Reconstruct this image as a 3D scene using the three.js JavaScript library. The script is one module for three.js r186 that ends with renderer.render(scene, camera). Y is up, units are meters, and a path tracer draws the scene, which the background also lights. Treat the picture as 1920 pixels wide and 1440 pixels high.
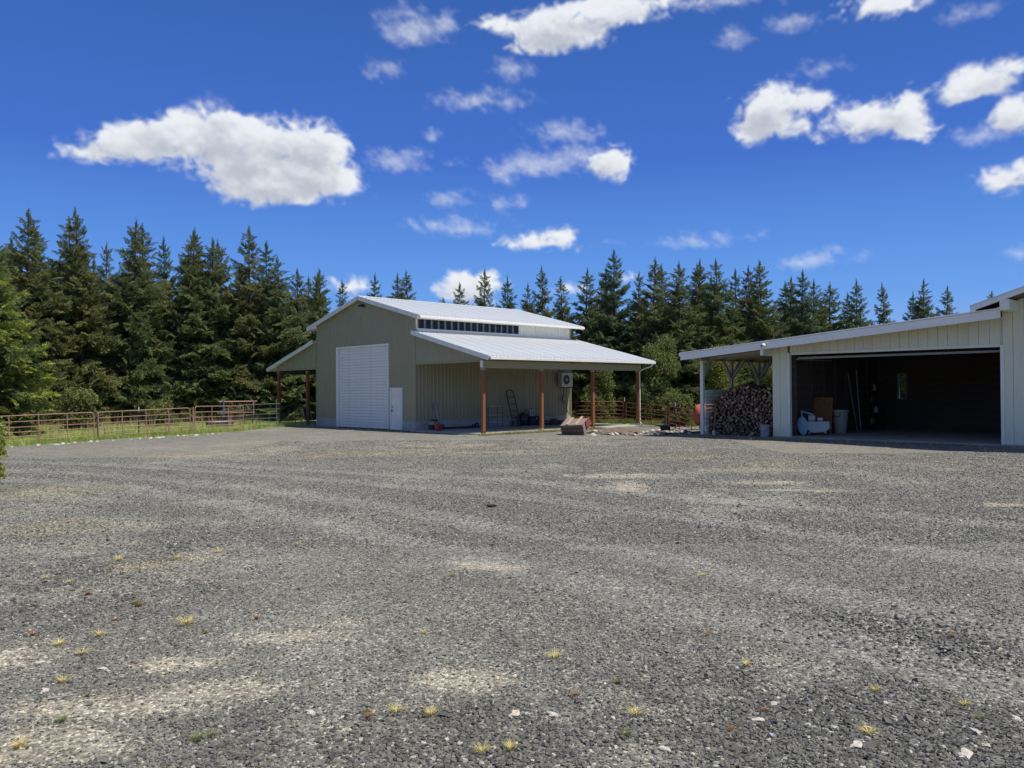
import * as THREE from 'three';
import { mergeGeometries } from 'three/addons/utils/BufferGeometryUtils.js';
import { RoundedBoxGeometry } from 'three/addons/geometries/RoundedBoxGeometry.js';

// ------------------------------------------------------------------ camera, sky, sun, exposure
const scene = new THREE.Scene();
const camera = new THREE.PerspectiveCamera(50.34, 4 / 3, 0.1, 2000);
camera.position.set(0, 1.898, 0);
camera.rotation.order = 'YXZ';
camera.rotation.set(THREE.MathUtils.degToRad(0.468), 0, THREE.MathUtils.degToRad(-0.427));
const renderer = new THREE.WebGLRenderer({ antialias: true });
renderer.toneMapping = THREE.LinearToneMapping;
renderer.toneMappingExposure = 1.0;
renderer.shadowMap.enabled = true;
const SUN = new THREE.Vector3(0.492, 1.0, 0.165).normalize();
const sun = new THREE.DirectionalLight(new THREE.Color().setRGB(1.0, 0.94, 0.83), 5.0);
sun.name = 'sun';
sun.position.copy(SUN).multiplyScalar(120).add(new THREE.Vector3(0, 0, -35));
sun.target.position.set(0, 0, -35);
sun.castShadow = true;
sun.shadow.mapSize.set(4096, 4096);
Object.assign(sun.shadow.camera, { left: -60, right: 60, top: 60, bottom: -60, near: 10, far: 260 });
scene.add(sun, sun.target);

// ------------------------------------------------------------------ measured places (metres east, metres ahead, size)
const YELLOW = [[-2.69,6.73,1.5],[-3.18,6.03,1.2],[-3.26,6.45,1.2],[-3.46,6.23,1],[-0.7,4.87,1],[-0.49,4.8,1.1],[0.29,5.83,1.1],[0.71,4.79,1.1],[-0.02,4.34,1],[-0.17,4.3,0.9],[-0.71,6.46,0.8],[-2.67,4.42,1.1],[-2.99,5.44,0.9],[-4.86,8.5,1],[-4.5,9.34,1.3],[-4.47,8.25,0.9],[-3.86,9.37,1.4],[2.25,5.11,0.8],[2.7,4.91,0.7],[1.95,4.51,1],[1.59,5.6,0.9],[1.95,8.39,0.7],[-3.51,9.76,1.2],[-2.68,10.24,1]];
const RUSTY = [[-3.36,7.34,1.1],[-3.37,6.91,1],[-4.02,7.74,1.2],[-3.8,6.47,1],[1.47,6.27,1],[1.47,4.81,0.9],[3.29,6.16,0.9],[0.37,5.09,0.9],[-2.16,6.88,1],[-0.85,4.78,0.9],[1.2,4.56,0.9]];
const GREEN = [[-1.73,4.48,1.1],[-1.67,4.54,1.1],[-2.7,5.19,0.8],[-2.64,4.77,1],[-0.61,8.29,1],[0.67,5.29,0.9],[0.61,4.5,0.9],[2.68,4.71,0.9],[-2.08,7.93,0.8],[-3.43,7.43,1],[-2.45,6.5,0.9]];
const PALE = [[-1.21,4.85,0.04],[1.82,4.37,0.055],[2.34,4.26,0.065],[2.55,4.53,0.04],[1.39,4.7,0.04],[1.75,4.53,0.025],[2.88,4.71,0.04],[0.0,4.8,0.055],[0.22,4.8,0.045],[-2.9,6.38,0.03],[-2.87,5.7,0.035],[-3.37,5.82,0.045],[-3.03,5.29,0.04],[0.79,4.33,0.045],[-1.01,4.78,0.025],[-1.76,6.11,0.03]];
const PATCH = [[0,-2.6,4.42,0.58,0.23],[0,-2.56,5.02,0.56,0.19],[0,-1.69,6.41,0.59,0.23],[0,-1.38,6.78,0.31,0.16],[0,-0.33,5.38,0.32,0.28],[0,2.44,17.96,1.06,0.44],[0,2.24,16.08,0.47,0.8],[0,-0.36,8.85,0.4,0.27],[0,5.16,16.53,0.76,0.38],[0,-1.83,5.27,0.41,0.19],[0,-3.65,5.95,0.31,0.36],[0,-2.39,5.8,0.45,0.16],[0,5.53,15.19,0.69,0.24],[0,7.95,13.28,0.52,0.24],[1,-9.04,15.91,1.14,1.22],[1,-4.29,25.19,2.14,1.09],[1,-5.74,23.71,0.77,0.58],[1,-10.0,24.29,1.11,0.81],[1,-1.67,25.36,0.99,0.66],[1,-4.08,9.04,0.41,0.28],[1,-3.8,9.37,0.37,0.24],[1,5.52,19.31,0.88,0.51],[1,4.73,22.76,1.34,0.53],[1,6.58,20.62,0.81,0.58],[1,-9.05,25.65,1.51,0.68],[1,-6.49,11.83,0.93,0.77]];
PATCH.push([2,-0.33,4.38,1.4,0.6],[2,1.69,4.6,1.6,1.1],[2,-4.2,8.6,1.4,1.5],[2,3.15,6.16,0.9,0.8],[2,3.6,4.2,1.2,0.9],[3,-8,29,8,5.5],[3,0,27,8,5.5],[3,6.5,24,7,5],[3,12,19,5,4.5],[3,-14,28,5,3.5]);
const TRACK = [[[-16.23,23.91],[-10.8,21.75],[-6.53,19.58],[-2.91,17.07],[0.36,14.36],[3.25,11.39],[5.43,8.71]],[[-14.35,21.13],[-9.52,19.17],[-5.53,16.57],[-2.36,13.83],[0.27,10.88],[1.94,8.83],[3.91,6.27]],[[-12.94,19.06],[-7.62,16.43],[-4.27,13.61],[-1.87,10.97],[-0.07,8.9],[1.56,7.11],[3.21,5.17]],[[-9.61,22.29],[-4.73,20.1],[0.42,16.85],[4.61,13.15],[7.0,11.22]]];
const CLOUD = [[-24.81,15.4,3.52,1.21,1],[-22.29,16.27,2.89,1.35,1],[-19.35,16.33,3.67,2.03,1],[-15.6,16.29,3.82,1.73,1],[-12.96,16.18,2.14,1.69,1],[-15.96,13.81,4.84,1.57,1],[-13.15,14.3,2.66,1.55,1],[-18.69,14.3,2.69,0.94,1],[-17.67,15.21,4.08,1.5,1],[-14.56,15.08,3.16,1.36,1],[-26.79,14.73,1.85,0.6,1],[-18.94,17.66,1.14,0.84,1],[-21.97,17.36,1.03,0.7,1],[0.19,24.09,2.06,0.75,1],[3.56,23.87,3.36,1.32,1],[6.55,24.69,3.7,1.05,1],[9.86,25.16,3.28,0.52,1],[2.05,22.95,1.87,0.57,1],[17.64,18.13,2.25,1.49,1],[16.53,16.73,1.1,0.73,1],[19.6,18.37,2.06,1.15,1],[18.07,17.4,2.37,1.17,1],[23.85,16.77,3.26,1.2,1],[25.65,16.81,1.68,1.3,1],[22.51,16.17,1.92,0.48,1],[26.39,15.62,1.2,0.56,1],[24.8,23.16,2.32,0.87,1],[29.78,17.83,1.86,1.0,1],[31.46,18.34,1.36,0.69,1],[28.43,17.46,1.16,0.48,1],[31.84,15.84,1.35,1.12,1],[31.39,12.3,1.58,0.86,1],[32.34,12.56,1.07,0.85,1],[2.32,10.26,2.62,0.62,1],[3.0,10.72,1.49,0.51,1],[-2.94,7.18,2.54,1.25,1],[-3.31,7.73,1.49,0.81,1],[-11.04,7.23,1.3,0.65,1],[3.86,7.12,1.04,0.52,1],[8.23,7.69,0.81,0.44,1],[7.01,15.36,1.7,1.18,1],[-8.26,15.6,1.54,0.55,0.5],[-6.6,16.16,0.59,0.34,0.5],[-20.17,18.38,0.79,0.51,0.5],[-7.64,24.72,0.96,0.43,0.5],[-6.73,23.67,1.7,0.82,0.5],[-4.49,24.21,0.75,0.81,0.5],[-9.06,21.34,0.88,0.42,0.5],[-2.85,19.61,1.8,0.53,0.5],[-0.6,19.49,1.05,0.3,0.5],[0.16,21.53,0.98,0.46,0.5],[3.32,17.64,1.57,0.51,0.5],[4.99,17.43,0.97,0.34,0.5],[1.99,15.5,2.99,0.91,0.5],[-0.45,14.93,0.9,0.7,0.5],[4.98,15.88,1.19,0.55,0.5],[-4.0,15.58,0.37,0.21,0.5],[-4.28,13.19,1.19,0.5,0.5],[-0.28,12.91,1.05,0.32,0.5],[-2.91,11.16,1.87,0.43,0.5],[19.99,8.33,1.65,0.31,0.5],[21.31,8.59,0.45,0.38,0.5],[12.96,10.11,2.06,0.32,0.5],[29.4,21.81,0.91,0.34,0.5],[18.98,22.95,0.94,0.42,0.5],[15.55,22.59,0.77,0.53,0.5],[20.94,20.09,0.92,0.28,0.5],[31.88,7.82,0.38,0.19,0.5],[29.75,14.98,1.41,0.46,0.5],[-5.4,17.21,0.3,0.34,0.5],[14.52,24.77,2.46,0.36,0.5],[-5.15,11.54,1.3,0.36,0.5]];
const TREES = [[-27.77,43.0,10.89,0],[-27.59,46.5,12.52,0],[-29.35,51.26,12.66,1],[-28.11,51.95,13.13,1],[-26.13,49.99,13.35,0],[-28.4,56.95,12.44,2],[-24.39,52.35,13.12,0],[-25.28,56.63,13.58,1],[-25.26,59.65,13.3,2],[-21.58,54.04,12.92,0],[-22.03,56.83,13.23,1],[-20.03,54.43,12.28,0],[-20.43,58.63,12.88,1],[-17.69,55.14,13.12,0],[-17.88,59.34,12.8,1],[-15.5,55.77,11.14,0],[-15.61,59.98,11.05,1],[-15.48,64.32,11.28,2],[-13.15,57.28,10.51,0],[-13.1,65.17,10.79,2],[-9.81,58.75,10.32,0],[-8.71,63.36,11.09,1],[-7.79,64.31,11.43,1],[-5.41,66.85,9.65,2],[-4.23,66.96,10.79,2],[-1.94,58.96,10.75,0],[-0.21,58.81,10.18,0],[1.07,62.16,10.11,1],[2.36,57.59,10.74,0],[4.25,64.14,10.77,2],[4.95,56.26,10.23,0],[6.55,59.45,10.88,1],[7.05,56.23,11.57,0],[9.28,61.35,10.75,2],[9.19,54.8,10.8,0],[10.57,56.84,10.64,1],[10.97,53.51,10.3,0],[12.68,56.8,10.92,1],[14.07,59.55,11.15,2],[13.84,53.77,10.53,0],[16.5,59.9,10.68,2],[16.94,57.4,10.57,1],[16.89,54.8,10.53,0],[19.5,57.8,9.78,1],[19.47,55.23,9.86,0],[21.36,58.02,9.57,1],[23.76,62.05,8.71,2],[23.89,56.57,9.43,0],[25.67,62.25,9.21,2],[26.4,57.13,9.34,0],[30.72,63.43,9.4,2],[30.67,61.01,10.06,1],[31.06,58.74,9.21,0],[38.24,65.68,9.66,2],[-27.91,40.75,10.97,0],[-29.87,47.95,11.29,1]];
const FILL = [[-35.19,52.89,11.5],[-35.1,55.25,12.3],[-34.0,56.17,11.9],[-33.33,57.94,12.3],[-32.42,59.46,11.85],[-31.37,60.9,11.99],[-29.76,61.34,11.41],[-28.95,63.63,12.18],[-27.29,64.21,11.21],[-24.98,63.24,11.34],[-23.69,64.91,10.86],[-21.91,65.44,11.97],[-20.03,65.72,11.23],[-18.23,66.34,10.37],[-16.35,66.81,11.37],[-14.0,67.16,8.07],[-11.27,69.26,8.32],[-8.09,69.18,7.81],[-4.93,69.27,8.14],[-1.74,68.24,8.64],[1.37,67.67,7.83],[4.33,65.67,8.03],[7.26,64.81,10.63],[9.97,63.26,9.41],[12.88,63.31,10.12],[15.67,62.88,10.46],[18.85,63.93,9.96],[21.95,64.44,10.33],[24.83,64.25,10.2],[24.94,63.6,5.59],[28.69,64.53,6.3],[32.59,65.6,6.26],[36.59,66.67,5.71],[40.71,67.73,5.82],[44.44,68.0,6.48]];

// ------------------------------------------------------------------ small tools
const R2D = 180 / Math.PI, D2R = Math.PI / 180;
function rngOf(seed) { let a = seed >>> 0; return () => { a = (a + 0x6d2b79f5) | 0; let t = Math.imul(a ^ (a >>> 15), 1 | a); t = (t + Math.imul(t ^ (t >>> 7), 61 | t)) ^ t; return ((t ^ (t >>> 14)) >>> 0) / 4294967296; }; }
const lerp = (a, b, t) => a + (b - a) * t, clamp = (x, a = 0, b = 1) => Math.min(b, Math.max(a, x));
const sstep = (a, b, x) => { const t = clamp((x - a) / (b - a)); return t * t * (3 - 2 * t); };
function hash2(ix, iy) { let h = Math.imul(ix | 0, 374761393) + Math.imul(iy | 0, 668265263); h = Math.imul(h ^ (h >>> 13), 1274126177); return ((h ^ (h >>> 16)) >>> 0) / 4294967296; }
function vnoise(x, y, per = 0) {
  const ix = Math.floor(x), iy = Math.floor(y), fx = x - ix, fy = y - iy, u = fx * fx * (3 - 2 * fx), v = fy * fy * (3 - 2 * fy);
  const w = per ? (i) => ((i % per) + per) % per : (i) => i;
  const a = hash2(w(ix), w(iy)), b = hash2(w(ix + 1), w(iy)), c = hash2(w(ix), w(iy + 1)), d = hash2(w(ix + 1), w(iy + 1));
  return a + (b - a) * u + (c - a) * v + (a - b - c + d) * u * v;
}
function fbm(x, y, oct = 4, per = 0) { let s = 0, a = 0.5, n = 0; for (let i = 0; i < oct; i++) { s += a * vnoise(x, y, per); n += a; a *= 0.5; x = x * 2 + (per ? 0 : 13.7); y = y * 2 + (per ? 0 : 7.3); per *= 2; } return s / n; }
const lin2srgb = (c) => (c <= 0.0031308 ? c * 12.92 : 1.055 * Math.pow(c, 1 / 2.4) - 0.055);
// a tiling texture; fn(u, v in 0..1) gives [r, g, b] as linear values
function texture(size, fn, srgb = true) {
  const d = new Uint8Array(size * size * 4);
  for (let j = 0; j < size; j++) for (let i = 0; i < size; i++) {
    const c = fn((i + 0.5) / size, (j + 0.5) / size), k = (j * size + i) * 4;
    for (let n = 0; n < 3; n++) d[k + n] = Math.round(255 * clamp(srgb ? lin2srgb(clamp(c[n])) : c[n]));
    d[k + 3] = 255;
  }
  const t = new THREE.DataTexture(d, size, size);
  t.wrapS = t.wrapT = THREE.RepeatWrapping; t.magFilter = THREE.LinearFilter; t.minFilter = THREE.LinearMipmapLinearFilter; t.generateMipmaps = true;
  if (srgb) t.colorSpace = THREE.SRGBColorSpace;
  t.needsUpdate = true;
  return t;
}
const taken = {};
function numbered(name) { const n = taken[name] = (taken[name] ?? -1) + 1; return n ? name + '_' + String(n).padStart(3, '0') : name; }
function mesh(name, geo, mat, parent) { const m = new THREE.Mesh(geo, mat); m.name = name; m.castShadow = m.receiveShadow = true; parent.add(m); return m; }
function group(name, parent) { const g = new THREE.Group(); g.name = name; parent.add(g); return g; }
function tag(o, label, category, grp, kind) { o.userData.label = label; o.userData.category = category; if (grp) o.userData.group = grp; if (kind) o.userData.kind = kind; return o; }
function thing(name, label, category, [x, y, z] = [0, 0, 0], turn = 0, grp) { const g = group(numbered(name), scene); g.position.set(x, y, z); g.rotation.y = turn; return tag(g, label, category, grp); }
function solo(name, geo, mat, label, category, grp) { return tag(mesh(numbered(name), geo, mat, scene), label, category, grp); }
function structure(name, geo, mat, label, category) { const m = mesh(numbered(name), geo, mat, scene); return tag(m, label, category, null, 'structure'); }
const M4 = () => new THREE.Matrix4();
const V3 = (x, y, z) => new THREE.Vector3(x, y, z);
// a box with uv in metres
function box(w, h, d, x = 0, y = 0, z = 0, r = 0) {
  const g = r ? new RoundedBoxGeometry(w, h, d, 1, r) : new THREE.BoxGeometry(w, h, d);
  const p = g.attributes.position, n = g.attributes.normal, uv = g.attributes.uv;
  for (let i = 0; i < p.count; i++) {
    const ax = Math.abs(n.getX(i)), ay = Math.abs(n.getY(i)), az = Math.abs(n.getZ(i));
    if (ay >= ax && ay >= az) uv.setXY(i, p.getX(i) + x, p.getZ(i) + z); else if (ax >= az) uv.setXY(i, p.getZ(i) + z, p.getY(i) + y); else uv.setXY(i, p.getX(i) + x, p.getY(i) + y);
  }
  g.translate(x, y, z);
  return g;
}
// a bar of square section from a to b
function bar(a, b, w, h = w, r = 0) {
  const A = V3(...a), B = V3(...b), L = A.distanceTo(B), g = box(L, h, w, 0, 0, 0, r), dx = B.clone().sub(A).normalize();
  const up = Math.abs(dx.y) > 0.95 ? V3(1, 0, 0) : V3(0, 1, 0), dz = dx.clone().cross(up).normalize(), dy = dz.clone().cross(dx);
  g.applyMatrix4(M4().makeBasis(dx, dy, dz).setPosition(A.add(B).multiplyScalar(0.5)));
  return g;
}
function rod(a, b, r0, r1 = r0, seg = 8) {
  const A = V3(...a), B = V3(...b), L = A.distanceTo(B), g = new THREE.CylinderGeometry(r1, r0, L, seg, 1);
  g.applyQuaternion(new THREE.Quaternion().setFromUnitVectors(V3(0, 1, 0), B.clone().sub(A).normalize()));
  const c = A.add(B).multiplyScalar(0.5); g.translate(c.x, c.y, c.z);
  return g;
}
function tube(pts, r, seg = 24, rad = 7) { return new THREE.TubeGeometry(new THREE.CatmullRomCurve3(pts.map((p) => V3(...p)), false, 'centripetal'), seg, r, rad, false); }
const merged = (l) => mergeGeometries(l.map((g) => { const n = g.index ? g.toNonIndexed() : g; for (const k of Object.keys(n.attributes)) if (!['position', 'normal', 'uv'].includes(k)) n.deleteAttribute(k); return n; }));
const rgb = (r, g, b) => new THREE.Color().setRGB(r, g, b);
const mats = {};
function mat(name, color, rough = 0.8, more = {}) { return mats[name] = new THREE.MeshStandardMaterial({ name, color: rgb(...color), roughness: rough, metalness: 0, ...more }); }

// ------------------------------------------------------------------ sky: clear blue air with fair-weather cumulus
{
  const W = 4096, H = 2048, data = new Float32Array(W * H * 4);
  const stops = [[0, 0.36, 0.55, 0.86], [6, 0.155, 0.365, 0.83], [9.5, 0.112, 0.295, 0.77], [15.5, 0.062, 0.175, 0.61], [25, 0.043, 0.132, 0.46], [45, 0.03, 0.1, 0.38], [90, 0.022, 0.08, 0.31]];
  const blobs = CLOUD.map((c) => [...c]);
  const rnd = rngOf(77);
  for (let k = 0; k < 105; k++) {                                  // the same kind of sky all round, with clouds added for fill light
    const az = -180 + 360 * rnd(), el = 6 + 58 * Math.pow(rnd(), 1.3);
    if (Math.abs(az) < 47 && el < 33) continue;
    const s = (0.7 + 1.6 * rnd()), dens = rnd() < 0.55 ? 1 : 0.5, n = 3 + Math.floor(rnd() * 5);
    for (let i = 0; i < n; i++) blobs.push([az + (rnd() - 0.5) * 7 * s / Math.cos(el * D2R), el + (rnd() - 0.5) * 1.8 * s, s * (1 + 1.6 * rnd()), s * (0.4 + 0.6 * rnd()), dens]);
  }
  const bins = Array.from({ length: 360 }, () => []);
  for (const b of blobs) { const w = b[2] * 1.7 / Math.cos(b[1] * D2R) + 1.5; for (let a = Math.floor(b[0] - w); a <= b[0] + w; a++) bins[((a % 360) + 360) % 360].push(b); }
  const dist = (list, az, el, wispy) => {                         // how deep a direction lies inside the clouds, in degrees
    let s = -9;
    for (let i = 0; i < list.length; i++) {
      const b = list[i]; if ((b[4] < 0.9) !== wispy) continue;
      const dy = el - b[1]; if (dy > b[3] * 1.9 + 0.6 || dy < -b[3] * 1.9 - 0.6) continue;
      let dx = az - b[0]; if (dx > 180) dx -= 360; else if (dx < -180) dx += 360; dx *= Math.cos(b[1] * D2R);
      const yy = dy < 0 ? dy * 1.15 : dy;
      const q = (1 - Math.sqrt((dx * dx) / (b[2] * b[2]) + (yy * yy) / (b[3] * b[3]))) * Math.min(b[3], 1.4);
      s = s < -8 ? q : (() => { const h = clamp(0.5 + (0.5 * (q - s)) / 0.35); return lerp(s, q, h) + 0.35 * h * (1 - h); })();
    }
    return s;
  };
  for (let j = 0; j < H; j++) {
    const el = ((j + 0.5) / H - 0.5) * 180;
    let k = 0; const e = Math.max(0, el); while (k < stops.length - 2 && e > stops[k + 1][0]) k++;
    const t = clamp((e - stops[k][0]) / (stops[k + 1][0] - stops[k][0])), base = [1, 2, 3].map((c) => lerp(stops[k][c], stops[k + 1][c], t));
    for (let i = 0; i < W; i++) {
      const phi = ((i + 0.5) / W - 0.5) * 2 * Math.PI, az = Math.atan2(Math.cos(phi), -Math.sin(phi)) * R2D, o = (j * W + i) * 4;
      let r = base[0], g = base[1], b = base[2];
      if (el > 1 && el < 78) {
        const list = bins[((Math.floor(az) % 360) + 360) % 360];
        if (list.length) {
          const cx = az * Math.cos(el * D2R);
          let d = dist(list, az, el, false), a = 0, lit = 1;
          if (d > -1.1) {
            const wx = cx + 1.0 * (fbm(cx * 0.8 + 3, el * 0.8, 3) - 0.5), wy = el + 0.9 * (fbm(cx * 0.8 + 9, el * 0.8 + 5, 3) - 0.5);
            const n = fbm(wx * 0.8 + 40, wy * 1.15, 6) - 0.5, n2 = fbm(wx * 2.8, wy * 3.4 + 9, 5) - 0.5;
            const dd = d + n * 1.3 + n2 * 0.55;
            a = sstep(-0.2, 0.55, dd); a *= 1 - (1 - a) * (0.35 - 0.9 * n2);
            if (a > 0) {
              const off = dist(list, az + 0.55, el + 0.8, false) + (fbm((cx + 0.55) * 0.75 + 40, (el + 0.8) * 1.1, 5) - 0.5) * 1.15 + (fbm((cx + 0.3) * 2.6, (el + 0.35) * 3.4 + 9, 4) - 0.5) * 0.7;
              lit = 1.0 - 0.6 * sstep(-0.2, 1.5, off) + 0.12 * n2;
            }
          }
          const w = dist(list, az, el, true);
          if (w > -0.8) {
            const n = fbm(cx * 1.3 + 11, el * 1.9 + cx * 0.5, 6) - 0.5, f = fbm(cx * 4.2, el * 5 + cx * 1.5, 4) - 0.5;
            const aw = 0.58 * sstep(-0.4, 0.9, w + n * 1.2 + f * 0.3) * (0.85 + 0.4 * f);
            if (aw > a) { a = aw; lit = Math.max(lit, 0.92 + f * 0.2); }
          }
          if (a > 0) {
            lit = clamp(lit, 0.25, 1.08);
            const cr = lerp(0.27, 0.84, lit), cg = lerp(0.31, 0.87, lit), cb = lerp(0.41, 0.92, lit);
            r = lerp(r, cr, a); g = lerp(g, cg, a); b = lerp(b, cb, a);
          }
        }
      } else if (el < 0) { const q = sstep(0, -6, el); r = lerp(r, 0.16, q); g = lerp(g, 0.16, q); b = lerp(b, 0.15, q); }
      data[o] = r; data[o + 1] = g; data[o + 2] = b; data[o + 3] = 1;
    }
  }
  const tex = new THREE.DataTexture(data, W, H, THREE.RGBAFormat, THREE.FloatType);
  tex.mapping = THREE.EquirectangularReflectionMapping; tex.magFilter = tex.minFilter = THREE.LinearFilter; tex.colorSpace = THREE.LinearSRGBColorSpace; tex.needsUpdate = true;
  scene.background = tex; scene.environment = tex;
}
// ------------------------------------------------------------------ ground
function trackNear(x, d) {
  let best = 9;
  for (const l of TRACK) for (let i = 0; i + 1 < l.length; i++) {
    const [ax, ad] = l[i], [bx, bd] = l[i + 1], t = clamp(((x - ax) * (bx - ax) + (d - ad) * (bd - ad)) / ((bx - ax) ** 2 + (bd - ad) ** 2));
    best = Math.min(best, Math.hypot(x - lerp(ax, bx, t), d - lerp(ad, bd, t)));
  }
  return best;
}
function groundY(x, d) {
  let h = 0.10 * Math.exp(-((x + 14) ** 2 + (d - 36.6) ** 2) / 10) - 0.10 * Math.exp(-((x + 20) ** 2 + (d - 31.5) ** 2) / 9);
  const s = -(x - 15.368) * 0.6999 + (d - 25.608) * 0.7142, b = (x - 15.368) * 0.7142 + (d - 25.608) * 0.6999;      // along and behind the garage front
  h += 0.05 * sstep(-2.2, -0.3, b) * sstep(12.5, 9.5, s) * sstep(-9, -2, s);
  const u = (x + 4.625) * 0.6935 - (d - 39.098) * 0.7204, v = (x + 4.625) * 0.7204 + (d - 39.098) * 0.6935;
  const nearBarn = sstep(1.2, 0.2, Math.max(-14.2 - u, u - 5.2, -0.3 - v, v - 11.6, 0)), nearShop = sstep(1.2, 0.2, Math.max(-6 - s, s - 11.2, -0.2 - b, b - 10, 0));
  const n = (fbm(x * 0.35 + 5, d * 0.35, 3) - 0.5) * 0.09 + (fbm(x * 1.6, d * 1.6, 3) - 0.5) * 0.022;
  return h + n * (1 - Math.max(nearBarn, nearShop)) - 0.015 * nearBarn - 0.022 * sstep(0.55, 0.1, trackNear(x, d));
}
const GY = (x, d) => groundY(x, d);
// what lies on the ground here: bare dirt, dry grass litter, packed wheel track, meadow, forest floor
function cover(x, d) {
  const n1 = fbm(x * 0.9 + 3, d * 0.9 + 8, 4) - 0.5, n2 = fbm(x * 3.3, d * 3.3 + 2, 4) - 0.5, n3 = fbm(x * 0.22 + 30, d * 0.22, 3) - 0.5;
  let dirt = 0, dry = 0, coarse = 0, weathered = 0;
  for (const [k, px, pd, rx, rd] of PATCH) {
    const q = Math.hypot((x - px) / rx, (d - pd) / rd); if (q > 2.6) continue;
    const v = sstep(1.45, 0.35, q + n1 * 1.1 + n2 * 1.2);
    if (k === 3) weathered = Math.max(weathered, v); else if (k === 2) coarse = Math.max(coarse, v); else if (k) dry = Math.max(dry, v); else dirt = Math.max(dirt, v);
  }
  dirt = Math.max(dirt, 0.3 * sstep(0.16, 0.34, n3 + n1 * 0.6 + n2 * 0.4));
  dry = Math.max(dry, 0.75 * weathered * sstep(0.1, 0.32, n1 + n3 * 0.6));
  const track = sstep(0.62, 0.12, trackNear(x, d) + n1 * 0.5 + n2 * 0.35);
  const fenceD = x < -8 ? Math.min(33.3 + (x + 17.0) * 0.96, 47) - 0.35 + n1 * 0.7 : 99;
  const u = (x + 4.625) * 0.6935 - (d - 39.098) * 0.7204, v = (x + 4.625) * 0.7204 + (d - 39.098) * 0.6935;
  let meadow = x < -8 ? sstep(-0.15, 0.35, d - Math.max(fenceD, x > -13.2 ? 44.2 + (x + 13.2) * 0.3 : 0)) : 0;
  meadow = Math.max(meadow, sstep(11.4, 12.6, v + n1) * sstep(34, 36, d));
  const line = x < -22 ? lerp(42, 46, clamp((x + 30) / 8)) : x < 0 ? lerp(46, 55, (x + 22) / 22) : lerp(55, 50, clamp(x / 14));
  const wood = sstep(-1.5, 1.5, d - line + n1 * 3);
  coarse *= 1 - dirt;
  return { weathered, dirt, dry, coarse, track, meadow, wood, n1, n2, n3 };
}
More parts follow.
